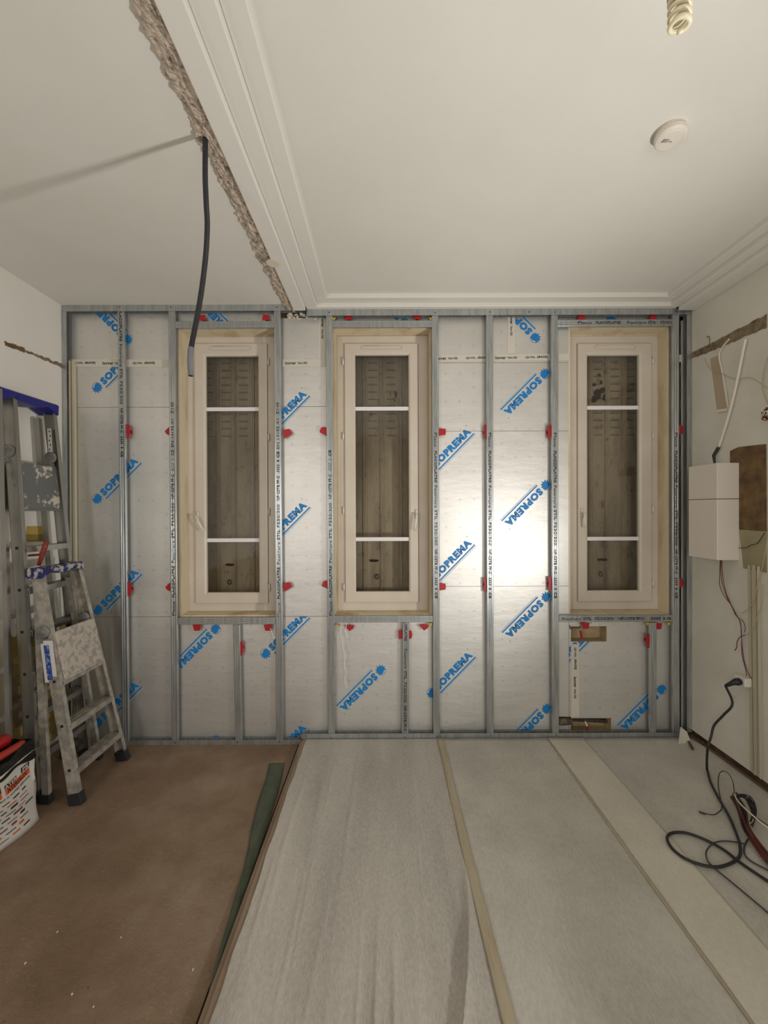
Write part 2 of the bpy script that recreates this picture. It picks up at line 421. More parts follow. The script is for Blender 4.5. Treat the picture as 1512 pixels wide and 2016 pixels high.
# rough broken plaster where a partition wall was removed, running across the ceiling
def rubble_strip():
    from mathutils import noise as nz
    m = MB(); ny, nx = 760, 16; V = []
    for i in range(ny):
        y = -.9 + (2.655+.9)*i/(ny-1)
        e = nz.fractal(Vector((y*7, 3.1, 0)), .8, 2.1, 6); e2 = nz.fractal(Vector((y*30, 8.1, 0)), .7, 2.1, 5)
        a = -.696 + .016*e + .009*e2 + .016*(y/2.65); b = -.594 + .003*e2
        row = []
        for j in range(nx):
            u = j/(nx-1); x = a+(b-a)*u; p = Vector((x*38, y*26, 1.7))
            n1 = nz.fractal(p, .7, 2.2, 6); n2 = nz.noise(Vector((x*140, y*120, 5)))
            z = ZC - .006 - math.sin(math.pi*u)*.004 + .012*n1 + .003*n2 - .045*u
            if j == 0: z = ZC + .001
            row.append(m.bm.verts.new((x, y, z)))
        V.append(row)
    for i in range(ny-1):
        for j in range(nx-1): m.bm.faces.new((V[i][j], V[i+1][j], V[i+1][j+1], V[i][j+1]))
    return m.build('broken_plaster', M['rubble'], cl)
rubble_strip()
# feathered plaster filler just left of the broken edge, and round stain of filler
MB().box(-.70, -.55, YREAR, 2.66, ZC+.004, 3.10).build('partition_stub', M['rubble'], cl)
def disc_on_ceiling(px, py, z, r, name, m, parent, t=.0015):
    c = onZ(px, py, z); return MB().lathe([(.0001,0),(r,0),(r,t),(.0001,t)], 28, Matrix.Translation((c.x, c.y, z-t))).build(name, m, parent)
M['filler'] = mat('cream_filler', (208,198,178), .7)
disc_on_ceiling(537, 518, ZA, .034, 'filler_patch', M['filler'], t3)

# ------------------------------------------------------------------ windows
M['seal'] = mat('grey_rubber_seal', (90,88,84), .6)
def window(idx, op, fr, sash, gl, vent, bars, hinge_side, hinge_y, handle_p, handle_q):
    Y0 = 2.80
    x0, x1, z0, z1 = op
    root = empty('window_%d' % idx, ((x0+x1)/2, Y0, z0), kind='structure')
    def R4(b, Y): p, q = onY(b[0], b[1], Y), onY(b[2], b[3], Y); return p.x, q.x, q.z, p.z
    f = R4(fr, Y0); s = R4(sash, Y0-.018); g = R4(gl, Y0-.018)
    # cream lining of the reveal
    m = MB(); t = .012
    m.box(x0, x0+t, YB+.002, 2.93, z0, z1); m.box(x1-t, x1, YB+.002, 2.93, z0, z1)
    m.box(x0+t, x1-t, YB+.002, 2.93, z1-t, z1); m.box(x0+t, x1-t, YB+.002, Y0+.05, z0, z0+t)
    m.box(x0+t, f[0]-.0008, Y0+.001, Y0+.05, z0+t, z1-t); m.box(f[1]+.0008, x1-t, Y0+.001, Y0+.05, z0+t, z1-t)
    m.box(f[0], f[1], Y0+.001, Y0+.05, f[3]+.0008, z1-t); m.box(f[0], f[1], Y0+.001, Y0+.05, z0+t, f[2]-.0008)
    m.build('reveal_lining', M['wood_cream'], root, bevel=.002)
    def frame(o, i, ya, yb, name, mt, bev):
        m = MB()   # mitred rectangle frame
        def prof(a, b):
            return [(a, ya), (b, ya+.006), (b, yb), (a, yb)]
        out = []
        rings = []
        for corner in range(4):
            ox = o[0] if corner in (0, 3) else o[1]; oz = o[2] if corner in (0, 1) else o[3]
            ix = i[0] if corner in (0, 3) else i[1]; iz = i[2] if corner in (0, 1) else i[3]
            lx = ox + (ix-ox)*.85; lz = oz + (iz-oz)*.85
            rings.append([(ox,ya+.003,oz), (ox+(ix-ox)*.06,ya,oz+(iz-oz)*.06), (lx,ya,lz), (ix,ya+.008,iz), (ix,yb,iz), (ox,yb,oz)])
        rings.append(rings[0]); m.loops(rings, caps=False)
        bmesh.ops.remove_doubles(m.bm, verts=m.bm.verts, dist=1e-6)
        return m.build(name, mt, root)
    inner = (s[0]+.006, s[1]-.006, s[2]+.006, s[3]-.006)
    frame(f, inner, Y0, Y0+.055, 'window_frame', M['pvc'], .003)
    sa = frame(s, g, Y0-.018, Y0+.016, 'sash', M['pvc'], .004)
    # dark joint between frame and sash
    v = R4(vent, Y0-.018)
    m = MB(); r = (v[3]-v[2])/2; cz = (v[2]+v[3])/2
    pts = []
    for k in range(13): a = math.pi/2 + math.pi*k/12; pts.append((v[0]+r+r*math.cos(a), Y0-.020, cz+r*math.sin(a)))
    for k in range(13): a = -math.pi/2 + math.pi*k/12; pts.append((v[1]-r+r*math.cos(a), Y0-.020, cz+r*math.sin(a)))
    m.tube(pts+[pts[0]], .0028, 6); m.build('air_vent', M['pvc'], sa, smooth=True)
    m = MB(); m.box(g[0]-.004, g[1]+.004, Y0+.008, Y0+.012, g[2]-.004, g[3]+.004); m.build('glass_pane', M['glass'], sa)
    for (ya, yb) in bars:
        p, q = onY(gl[0], ya, Y0), onY(gl[2], yb, Y0)
        MB().box(g[0]-.002, g[1]+.002, Y0-.001, Y0+.007, q.z, p.z).build('glazing_bar', M['pvc_w'], sa, bevel=.001)
    hx = (s[0]-.010) if hinge_side < 0 else (s[1]+.010)
    for hy in hinge_y:
        c = onY(756, hy, Y0-.015).z
        m = MB(); m.tube([(hx, Y0-.012, c-.024), (hx, Y0-.012, c+.024)], .0062, 10); m.tube([(hx, Y0-.012, c-.027), (hx, Y0-.012, c+.027)], .0035, 8)
        m.build('hinge', M['whiteplastic'], root, smooth=True)
    p, q = onY(*handle_p, Y0-.03), onY(*handle_q, Y0-.045)
    m = MB(); m.box(p.x-.009, p.x+.009, Y0-.026, Y0-.018, p.z-.032, p.z+.032)
    m.tube([(p.x, Y0-.018, p.z), (p.x, Y0-.050, p.z), (p.x+(q.x-p.x)*.15, Y0-.058, p.z-.012)], .0075, 10)
    m.tube([(p.x, Y0-.055, p.z+.002), ((p.x+q.x)/2, Y0-.060, (p.z+q.z)/2), (q.x, Y0-.056, q.z)], [.0085, .0075, .0065], 10)
    m.build('handle', M['whiteplastic'], sa, smooth=True)
    return root, g
W1 = window(1, OPEN[0], (365,663,545,1203), (382,676,527,1188), (403.6,700,510,1167), (413,682,494,690), ((802,809),(1060,1067)), 1, (711,860,1007,1156), (388,1016), (402,1046))
W2 = window(2, OPEN[1], (663,661,844,1202), (678,676,824,1186), (699,698,806,1165), (711,681,792,688), ((801,808),(1058,1065)), -1, (711,858,1005,1156), (820,1012), (816,1045))
W3 = window(3, OPEN[2], (1120,661,1299,1200), (1138,676,1284,1184), (1157,698,1260,1163), (1171,680,1251,688), ((799,806),(1057,1064)), 1, (711,860,1005,1152), (1147,1010), (1150,1040))

# folding steel shutters closed outside each window
def shutter(op, folds, slots, label, rust):
    x0, x1, z0, z1 = op; Y = 2.955
    root = empty('folding_shutter', ((x0+x1)/2, Y, z0), label, 'shutter')
    xs = [x0+.013] + [onY(p, 900, Y).x for p in folds] + [x1-.013]
    for i in range(len(xs)-1):
        a, b = xs[i]+.001, xs[i+1]-.001; m = MB()
        # pressed leaf: flanged edges and a shallow raised centre
        n = [(a, 0), (a, -.012), (a+.008, -.012), (a+.013, 0), (a+.020, 0), (a+.024, -.004), (b-.024, -.004), (b-.020, 0), (b-.013, 0), (b-.008, -.012), (b, -.012), (b, 0)]
        if b-a < .06: n = [(a, 0), (a, -.012), (a+.006, -.012), (a+.010, 0), (b-.010, 0), (b-.006, -.012), (b, -.012), (b, 0)]
        back = [(x, y+.003) for x, y in n[::-1]]
        prof = n+back
        m.loops([[(x, Y+y, z0+.012) for x, y in prof], [(x, Y+y, z1-.014) for x, y in prof]])
        cx = (a+b)/2; hw = min(.034, (b-a)/2-.026)
        if hw > .01:
            for sy in slots:
                z = onY(756, sy, Y).z
                # a louvre: pushed-out hood with a dark slit under it
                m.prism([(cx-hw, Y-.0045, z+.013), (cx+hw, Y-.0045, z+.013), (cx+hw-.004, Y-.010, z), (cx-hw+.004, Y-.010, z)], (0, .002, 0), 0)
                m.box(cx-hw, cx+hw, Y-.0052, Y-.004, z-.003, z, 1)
        leaf = m.build('shutter_leaf', [M['shutter'], M['slot']], root)
    return root
slots = [715+14.3*k for k in range(11)]
S1 = shutter(OPEN[0], (430, 462, 499), slots, 'dirty beige steel folding shutter behind the left window with the handle on its left', 1)
S2 = shutter(OPEN[1], (717, 751, 789), slots, 'dirty beige steel folding shutter behind the middle window above the white string', 1)
S3 = shutter(OPEN[2], (1160, 1193, 1226, 1256), slots, 'dirty beige steel folding shutter behind the right window, black stain near its top', 1)
def latch(root, px, py, rx, ry):
    Y = 2.94
    c = onY(px, py, Y); m = MB()
    m.tube([c+Vector((-.028,-.004,0)), c+Vector((-.01,-.012,.006)), c+Vector((.008,-.010,-.004)), c+Vector((.03,-.006,.004))], [.004,.007,.006,.004], 8)
    m.box(c.x-.03, c.x+.034, Y+.001, Y+.012, c.z-.008, c.z+.008)
    m.build('latch', M['steelscrew'], root); m = MB()
    c2 = onY(rx, ry, Y)
    pts = [c2+Vector((.013*math.cos(a), -.004, .017*math.sin(a))) for a in [2*math.pi*k/16 for k in range(17)]]
    m.tube(pts, .003, 6); m.tube([c2+Vector((0,.01,.014)), c2+Vector((0,-.006,.014))], .004, 8)
    m.build('pull_ring', M['steelscrew'], root)
latch(S1, 452, 1112, 452, 1146); latch(S2, 736, 1104, 742, 1135); latch(S3, 1186, 1102, 1182, 1130)
def stain(root, blobs, Y=2.944):
    m = MB()
    for px, py, r, k in blobs:
        c = onY(px, py, Y); s = r/F*Y
        m.prism([(c.x+s*random.uniform(.6,1.15)*math.cos(a), Y, c.z+s*k*random.uniform(.6,1.15)*math.sin(a)) for a in [2*math.pi*i/14 for i in range(14)]], (0,.003,0))
    m.build('tar_stain', M['slot'], root)
stain(S3, [(1177,776,8,1.3),(1186,768,7,.8),(1170,786,6,1.2),(1190,782,5,1.3),(1170,757,4,1),(1180,738,4,.6),(1184,752,3,1.4)])
stain(S2, [(779,776,3,2.6),(769,776,1.5,1.8),(777,789,2,.8)])

# ------------------------------------------------------------------ insulation boards with their blue print
PX = lambda px, py=1008: onY(px, py, YB)
EMB = [(.030,.010),(.026,.022),(.012,.030),(-.004,.028),(-.016,.020),(-.026,.022),(-.036,.026),(-.030,.010),(-.044,.004),(-.030,-.003),(-.040,-.018),(-.024,-.013),(-.023,-.032),(-.010,-.020),(.0,-.037),(.007,-.020),(.020,-.028),(.021,-.012),(.036,-.008),(.026,.0)]
def logo_geo(mb, ex, ey, ang):
    """print whose underline ends at pixel ex, ey on the foil; ang in degrees"""
    th = R(ang); u = Vector((math.cos(th), 0, math.sin(th))); v = Vector((-math.sin(th), 0, math.cos(th)))
    E = PX(ex, ey); E.y = YB-.0006; o = E - u*.42 + v*.020
    P = lambda x, y, d=0: o + u*x + v*y + Vector((0, -d, 0))
    put_text(mb, 'SOPREMA', P(.076, 0, .0002), u, v, .338, .053, bold=.07)
    mb.quad([P(.072,-.021), P(.42,-.021), P(.42,-.012), P(.072,-.012)], 0)
    mb.quad([P(.072,-.030), P(.425,-.030), P(.425,-.026), P(.072,-.026)], 1)
    mb.quad([P(.418,.058), P(.424,.058), P(.424,.064), P(.418,.064)], 0)
    # round shaggy emblem with a thin curled line
    c = (.032, .022)
    f = mb.bm.faces.new([mb.bm.verts.new(P(c[0]+x, c[1]+y)) for x, y in EMB])
    arc = [(c[0]-.002+.030*math.cos(a), c[1]+.006+.031*math.sin(a)) for a in [R(25+15*k) for k in range(10)]]
    for i in range(len(arc)-1):
        (a, b), (c_, d) = arc[i], arc[i+1]; k = 1.10
        cx, cy = c[0]-.002, c[1]+.006
        mb.quad([P(a,b,.0002), P(cx+(a-cx)*k, cy+(b-cy)*k,.0002), P(cx+(c_-cx)*k, cy+(d-cy)*k,.0002), P(c_,d,.0002)], 0)
def clip(bm, x0, x1, z0, z1, holes=()):
    for co, no in (((x0,0,0),(-1,0,0)), ((x1,0,0),(1,0,0)), ((0,0,z0),(0,0,-1)), ((0,0,z1),(0,0,1))):
        g = bm.verts[:]+bm.edges[:]+bm.faces[:]
        bmesh.ops.bisect_plane(bm, geom=g, plane_co=co, plane_no=no, clear_outer=True)
    for h in holes:
        for co, no in (((h[0],0,0),(1,0,0)), ((h[1],0,0),(1,0,0)), ((0,0,h[2]),(0,0,1)), ((0,0,h[3]),(0,0,1))):
            g = bm.verts[:]+bm.edges[:]+bm.faces[:]
            bmesh.ops.bisect_plane(bm, geom=g, plane_co=co, plane_no=no)
        dead = [f for f in bm.faces if h[0] < f.calc_center_median().x < h[1] and h[2] < f.calc_center_median().z < h[3]]
        bmesh.ops.delete(bm, geom=dead, context='FACES')
LOGOS = [(279,693,45),(279,912,45),(280,1131,45),(280,1353,45),(280,1573,45),
         (610.5,780,45),(611,999,45),(610.5,1217,45),(610,1437,45),
         (934,854,45.5),(935.5,1073,45.5),(937,1294,45.5),(938,1514,45.5),
         (985,806,225),(987,1025,225),(988,1245,225),(989,1465,225),
         (337,1308,225),(337,1527,225),(662,1389,225),(1215,1427,225),(1180,1243,45),
         (180,580,135),(403,586,135),(984,577,135),(726,548,135),(1133,542,135)]
YBK = YW
def board(x0, x1, z0, z1, label, logos, holes=(), group=None):
    root = empty('insulation_board', ((x0+x1)/2, YB+.04, z0), label, 'insulation board', group)
    g = .0012; x0 += g; x1 -= g; z0 += g; z1 -= g
    m = MB(); grid_box(m, x0, x1, z0, z1, holes, YB, YBK, 0, 1); panel = m.build('foil_faced_panel', [M['foil'], M['plasterfar']], root)
    for i in logos:
        m = MB(); logo_geo(m, *LOGOS[i]); clip(m.bm, x0, x1, z0, z1, holes)
        if len(m.bm.faces): m.build('blue_logo_print', [M['blue_print'], M['pale_blue']], panel, fix=False)
        else: m.bm.free()
zj = lambda py: PX(756, py).z
xL0 = -2.163; x1a, x1b = OPEN[0][0], OPEN[0][1]; x2a, x2b = OPEN[1][0], OPEN[1][1]; x3a, x3b = OPEN[2][0], OPEN[2][1]
xr1 = PX(1336).x
ztL, ztR = ZC-.004, ZB_-.003
z715, z800, z849, z1155, z1213 = zj(715), zj(800), zj(849.5), zj(1155), zj(1213)
zf = .002; zfr = ZR+.002
ha, hb = PX(1124,1233), PX(1194,1263); hc, hd = PX(1124,1414), PX(1203,1442); he, hf_ = PX(1098,1411), PX(1126,1426)
board(xL0, x1a, z715, ztL, 'foil insulation board in the top left corner under the ceiling, logo slanting downwards', [22])
board(xL0, x1a, z800, z715, 'shallow foil insulation board left of the left window just below the tape', [0])
board(xL0, x1a, z1213, z800, 'tall foil insulation board between the ladders and the left window with two visible logos', [1,2])
board(xL0, x1a, zf, z1213, 'shaded foil insulation board at the floor behind the small stepladder', [3,4])
board(x1a+.0, x1b, OPEN[0][3]+.0, ztL, 'narrow foil insulation board above the left window behind the hanging black conduit', [23])
board(x1a, x1b, zf, OPEN[0][2], 'foil insulation board below the left window with an upside-down logo at its top left', [17,18,7])
board(x1b, x2a, z715, ztR-.03, 'foil insulation board between left and middle windows above the tape', [])
board(x1b, x2a, z800, z715, 'shallow foil insulation board between left and middle windows under the tape', [5])
board(x1b, x2a, z1213, z800, 'tall foil insulation board between left and middle windows with two cut-off logos', [5,6])
board(x1b, x2a, zf, z1213, 'foil insulation board between left and middle windows reaching the floor', [7,8])
board(x2a, x2b, OPEN[1][3], ztR, 'narrow foil insulation board above the middle window', [25])
board(x2a, x2b, zfr, OPEN[1][2], 'foil insulation board below the middle window with the white string hanging in front', [19,11])
board(x2b, x3a, z715, ztR, 'foil insulation board between middle and right windows above the tape, beside the vertical tape', [24])
board(x2b, x3a, z849, z715, 'bright foil insulation board between middle and right windows, tape along its top edge', [13,9])
board(x2b, x3a, z1155, z849, 'brightest foil insulation board at mid height between middle and right windows', [9,10,14])
board(x2b, x3a, zfr, z1155, 'large foil insulation board between middle and right windows reaching the covered floor', [11,12,15,16], [(he.x, x3a+.01, hf_.z, he.z)])
board(x3a, x3b, OPEN[2][3], ztR, 'narrow foil insulation board above the right window', [26])
HOLES = [(ha.x, hb.x, hb.z, ha.z), (hc.x, hd.x, hd.z, hc.z), (x3a-.01, hc.x+.0001, hf_.z, he.z)]
board(x3a, x3b, zfr, OPEN[2][2], 'foil insulation board below the right window with two cut-out holes for pipes', [20,21], HOLES)
board(x3b, xr1, zfr, ztR, 'narrow tall grey foil insulation board right of the right window', [])

# ------------------------------------------------------------------ tapes
TAPE = 'isover tape strips stuck over the joints'
def tape(ax, ay, bx, by, wd, label, words, flip0=False):
    a, b = PX(ax, ay), PX(bx, by); a.y = b.y = YB-.0016
    u = (b-a).normalized(); v = Vector((-u.z, 0, u.x)); L = (b-a).length
    root = MB().bar(a, b, v*wd/2, (0,.0005,0)).build('joint_tape', M['tape']); tag(root, label, 'tape')
    m = MB(); x = .02; k = 0; fl_ = flip0
    while x < L-.03:
        cx = a + u*x + Vector((0,-.0012,0)); ww = min(.155, L-x-.01)
        uu, vv = (u, v) if not fl_ else (-u, -v)
        o = cx if not fl_ else cx + u*.155
        if ww >= .154:
            if not fl_:
                put_text(m, 'isover', o - vv*.011, uu, vv, .075, .022, .03); put_text(m, "Vario KB1", o+uu*.085 - vv*.008, uu, vv, .066, .016, .03)
            else:
                put_text(m, 'isover', o - vv*.011, uu, vv, .075, .022, .03); put_text(m, "Vario KB1", o+uu*.085 - vv*.008, uu, vv, .066, .016, .03)
        x += .205; fl_ = not fl_
    if len(m.bm.faces):
        off = root.location.copy(); m.build('printed_text', M['tapeprint'], root, fix=False)
    return root
tape(138,715,345,715.5,.052, 'white printed tape across the boards left of the left window', 1, True)
tape(556,715,656,714.5,.05, 'white printed tape across the boards between left and middle windows', 1)
tape(852,706,1120,703,.045, 'white printed tape across the boards between middle and right windows', 1)
tape(1007,612,1006,696,.05, 'vertical white printed tape at the top beside the logo, right of the middle window', 1)
tape(636,618,634,706,.048, 'vertical white printed tape at the top left of the middle window', 1)
tape(1132,1268,1132,1411,.055, 'vertical white printed tape below the right window joining the two holes', 1, True)
tape(1320,705,1346,706,.05, 'short white tape piece at the right end beside the corner stud', 1)

# ------------------------------------------------------------------ steel studs and rails
FUR = [(-.017,.018),(-.0225,.016),(-.0225,.002),(-.020,0),(-.0105,0),(-.0085,.0018),(-.0045,.0018),(-.0025,0),(.0025,0),(.0045,.0018),(.0085,.0018),(.0105,0),(.020,0),(.0225,.002),(.0225,.016),(.017,.018)]
def furring(mb, p0, p1, side):
    """rolled steel channel 45 x 18 mm from p0 to p1; side = unit vector across its face"""
    p0, p1, side = Vector(p0), Vector(p1), Vector(side)
    out = [(x, y) for x, y in FUR]; inn = [(x*.955, y+.0011 if y < .01 else y) for x, y in FUR[::-1]]
    prof = out+inn
    mb.loops([[p + side*x + Vector((0, y, 0)) for x, y in prof] for p in (p0, p1)])
PHR = 'Placo  PLACOPLATRE   Fourrure STIL  F530/300   NF-CSTB FF-C   JJJJ  CE'
def stud(tx, ty, bx, by, label, words=(), up=False, group=None, name='steel_stud', screws=True, joint=None):
    a, b = onY(tx, ty, YF), onY(bx, by, YF)
    root = empty(name, (b.x, YF, b.z), label, 'metal stud')
    m = MB(); d = (b-a).normalized(); side = Vector((-d.z, 0, d.x)); side = side if side.x > 0 else -side
    furring(m, a, b, side); chn = m.build('channel', M['galv'], root)
    if joint:
        p = a + (b-a)*((joint-ty)/(by-ty))
        m = MB(); furring_out = 1.07
        m.loops([[p + side*x*1.06 + Vector((0, y-.0014, 0)) + d*t for x, y in FUR + [(x*.94, y+.002) for x, y in FUR[::-1]]] for t in (0, .12)])
        m.build('splice_sleeve', M['galv'], root)
    if words:
        m = MB()
        for (t0, t1, s, bold) in words:
            z0, z1 = onY(tx, t0, YF).z, onY(tx, t1, YF).z
            f0 = (a.z - z0)/(a.z-b.z); f1 = (a.z - z1)/(a.z-b.z)
            q0, q1 = a+(b-a)*f0, a+(b-a)*f1; yy = Vector((0, -.0009, 0))
            L = (q1-q0).length; h = .017
            if not up: put_text(m, s, q0 + yy - side*h/2, d, side, L, h, bold)
            else: put_text(m, s, q1 + yy + side*h/2, -d, -side, L, h, bold)
        m.build('printed_text', M['black'], chn, fix=False)
    return root
def W(y0, seq=None):
    """the factory print, positions in pixels from its start y0 (reading downwards)"""
    L = [(0,28,'Placo',.0),(36,98,'PLACOPLATRE',.02),(104,148,'Fourrure',.0),(152,172,'STIL',.01),(177,222,'F530/300',.0),(230,278,'NF-CSTB FF-C',.02),(284,300,'JJJJ',.0),(306,309,'.',.05),(314,326,'CE',.03)]
    return [(y0+a, y0+b, s, c) for a, b, s, c in L]
def WU(yb):
    return [(yb-(b), yb-(a), s, c) for a, b, s, c in [(x[0], x[1], x[2], x[3]) for x in W(0)]]
def cutw(ws, a, b): return [w_ for w_ in ws if w_[0] >= a and w_[1] <= b]
SG = None
stud(237,605,246.5,1463, 'full-height steel stud nearest the ladders, printed from top to mid height', cutw(W(574),608,900))
stud(337.5,605,344,1463, 'full-height steel stud along the left side of the left window', WU(1212)+[(792,880,"EN 14195 A1   Z140",0)], True, joint=887)
stud(545.5,606,550.5,1462, 'full-height steel stud along the right side of the left window', WU(1215)+[(792,884,"EN 14195 A1  Z140",0)], True, joint=1190)
stud(648,616,652.5,1452, 'full-height steel stud along the left side of the middle window', WU(1212), True, joint=897)
stud(856.5,616,860,1451, 'full-height steel stud along the right side of the middle window', W(852))
stud(964,616,965.5,1450, 'full-height steel stud halfway between middle and right windows', W(852))
stud(1092,616,1094.5,1449, 'full-height steel stud along the left side of the right window', W(852))
stud(1331,616,1332,1449, 'full-height steel stud along the right side of the right window near the corner', W(852))
# short studs under the windows
stud(465,1231,470,1462, 'short unprinted steel stud under the left window', name='steel_stud')
stud(799,1227,797.5,1453, 'short printed steel stud under the middle window', [(1229,1262,'OPLATRE',.02),(1278,1316,'Fourrure',0),(1321,1338,'STIL',.01),(1344,1383,'F530/300',0),(1390,1440,'NF-CSTB FF-C',.02)])
stud(1286.5,1226,1286,1449, 'short steel stud under the right window beside the yellow connector')

def rail(ax, bx, py, label, words=(), name='window_header_rail', cat='metal rail'):
    a, b = onY(ax, py, YF+.004), onY(bx, py, YF+.004)
    b.z = a.z = (a.z+b.z)/2
    root = empty(name, ((a.x+b.x)/2, YF, a.z), label, cat)
    m = MB(); furring(m, a, b, (0,0,1)); chn = m.build('channel', M['galv'], root)
    if words:
        m = MB()
        for (p0, p1, s, bold) in words:
            q0, q1 = onY(p0, py, YF+.004), onY(p1, py, YF+.004); q0.z = a.z - .008; q0.y -= .001
            put_text(m, s, q0, (1,0,0), (0,0,1), q1.x-q0.x, .017, bold)
        m.build('printed_text', M['black'], chn, fix=False)
    return root
rail(345,542,638.5, 'short steel rail above the left window behind the black conduit')
rail(655,851,637, 'short unprinted steel rail above the middle window')
rail(1098,1325,635, 'printed steel rail above the right window', [(1138,1165,'Placo',0),(1174,1222,'PLACOPLATRE',.02),(1235,1272,'Fourrure',0),(1276,1292,'STIL',.01),(1301,1322,'F530/3',0)])
rail(350,547,1223, 'shaded steel rail under the left window', name='window_sill_rail')
rail(658,852,1219, 'shiny steel rail under the middle window', name='window_sill_rail')
rail(1101,1324,1218, 'printed steel rail under the right window', [(1107,1144,'Fourrure',0),(1148,1165,'STIL',.01),(1172,1209,'F530/300',0),(1218,1268,'NF-CSTB FF-C',.02),(1280,1300,'JJJJ',0),(1306,1309,'.',.05),(1312,1321,'CE',.03)], name='window_sill_rail')

def track(x0, x1, z0, z1, label, screws=(), inv=False, name='ceiling_track'):
    """U track: web against ceiling/floor, two flanges"""
    root = empty(name, ((x0+x1)/2, YF, min(z0, z1)), label, 'metal track')
    m = MB(); y0, y1 = YF-.003, YF+.027; t = .0012
    m.box(x0, x1, y0, y0+t, z0, z1); m.box(x0, x1, y1-t, y1, z0, z1)
    zz = (z1-t, z1) if not inv else (z0, z0+t)
    m.box(x0, x1, y0+t, y1-t, *zz); m.build('channel', M['galv'], root)
    for px, py in screws:
        c = onY(px, py, YF); c.y = y0
        MB().lathe([(.0001,-.002),(.0036,-.0015),(.004,.001),(.0001,.001)], 12, Matrix.Translation(c) @ Matrix.Rotation(R(90),4,'X').inverted()).build('screw', M['steelscrew'], root)
    return root
xsplit = onY(603, 611, YF).x
track(XL+.002, xsplit-.002, ZC-.042, ZC-.001, 'steel track along the left ceiling over the left window', [(236.5,604.5),(337,605),(545,605.5)])
track(xsplit+.002, XR-.004, ZB_-.042, ZB_-.001, 'steel track under the cornice over middle and right windows', [(648,615.5),(856.5,616),(964,614.6),(1041,614.6),(1092,615),(1331,614)])
xs2 = onY(593, 1455, YF).x
track(XL+.002, xs2-.002, .0005, .034, 'steel track on the brown floor under the left window', [(345,1462),(468,1461),(550,1460)], True, 'floor_track')
track(xs2+.002, XR-.03, ZR+.001, ZR+.036, 'steel track on the felt-covered floor under middle and right windows', [(652,1452),(797,1450.5),(860,1449),(965,1448),(1094,1446)], True, 'floor_track')
def edge_track(x, z0, z1, label, s):
    root = empty('wall_track', (x, YF, z0), label, 'metal track')
    m = MB(); m.box(x, x+s*.0012, YF-.002, YF+.03, z0, z1); m.box(x+s*.0012, x+s*.032, YF-.002, YF-.0008, z0, z1); m.box(x+s*.0012, x+s*.032, YF+.0288, YF+.03, z0, z1)
    m.build('channel', M['galv'], root); return root
edge_track(XL+.002, .036, ZC-.043, 'vertical steel track fixed to the left wall', 1)
edge_track(XR-.003, ZR+.037, ZB_-.043, 'vertical steel track fixed to the right wall in the corner', -1)
# beige edging strip between left track and boards
M['beigeedge'] = mat('beige_edge_strip', (190,182,158), .5)
M['darkgap'] = mat('gap_shade_paint', (44,40,36), .7)  # dark colour standing for the shade inside narrow gaps
tag(MB().box(XL+.036, XL+.041, YF+.012, YB-.003, .04, 2.62).build('edge_strip', M['beigeedge']), 'thin beige vertical strip touching the steel track on the left wall', 'foam strip')
tag(MB().box(XL+.050, XL+.066, YF+.02, YB-.004, .04, 2.62).build('edge_strip', M['beigeedge']), 'wider beige vertical strip between the left wall track and the boards', 'foam strip')
m = MB()
P = []
for i in range(60):
    z = ZR+.04+(ZB_-.1-ZR)*i/59; P.append([(2.055+random.uniform(-.005,.003), YB-.002, z), (2.068, YB-.002, z), (2.068, YB+.01, z), (2.055, YB+.01, z)])
m.loops(P); tag(m.build('foam_bead', M['tape']), 'pale ragged bead of mounting foam in the right corner', 'foam bead')
MB().box(xr1+.001, XR, YB+.02, YW, ZR, ZB_).build('corner_gap_shade', M['darkgap'], wf)  # solid dark fill painted in place of the shaded corner gap

# ------------------------------------------------------------------ red spacer clips
def clipobj(px, py, shape, label, y=YF+.012):
    c = onY(px, py, y); k = 1/F*y
    S = {'tall': [(-3.2,14),(1.5,14),(3.8,9),(3,2),(4,-3),(1,-14),(-2.5,-14)],
         'tabR': [(-8,-10),(-8,7),(4,9),(9,0),(-6,-10)],
         'tabL': [(7,9),(7,-9),(2,-5),(-7,-1),(-4,8),(1,10)],
         'sq': [(-7,-5),(7,-5),(5.5,6),(-5.5,6)],
         'sqd': [(-8,6),(8,6),(6,-6),(-5,-6)],
         'tilt': [(-10,5),(9,5),(8,-1),(1,-6),(-1,-6)],
         'sideR': [(-8,-8),(7,-6),(8,0),(7,6),(-8,7)],
         'tri': [(4,10),(-6,0),(-3,-5),(4,-9)],
         'dot': [(-4,-9),(3,-7),(5,0),(3,8),(-4,9)]}[shape]
    m = MB()
    pts = [(c.x+a*k, y, c.z+b*k) for a, b in S]
    m.prism(pts, (0,.0045,0))
    # stem of the spacer pressed into the board
    m.tube([(c.x, y+.0045, c.z), (c.x, YB-.003, c.z)], .006, 10)
    m.lathe([(.0001,0),(.012,0),(.012,.002),(.0001,.002)], 16, Matrix.Translation((c.x, YB-.003, c.z)) @ Matrix.Rotation(R(90),4,'X'))
    o = m.build('spacer_clip', M['red'], bevel=.0008); tag(o, label, 'clip', 'red plastic spacer clips on the studs'); return o
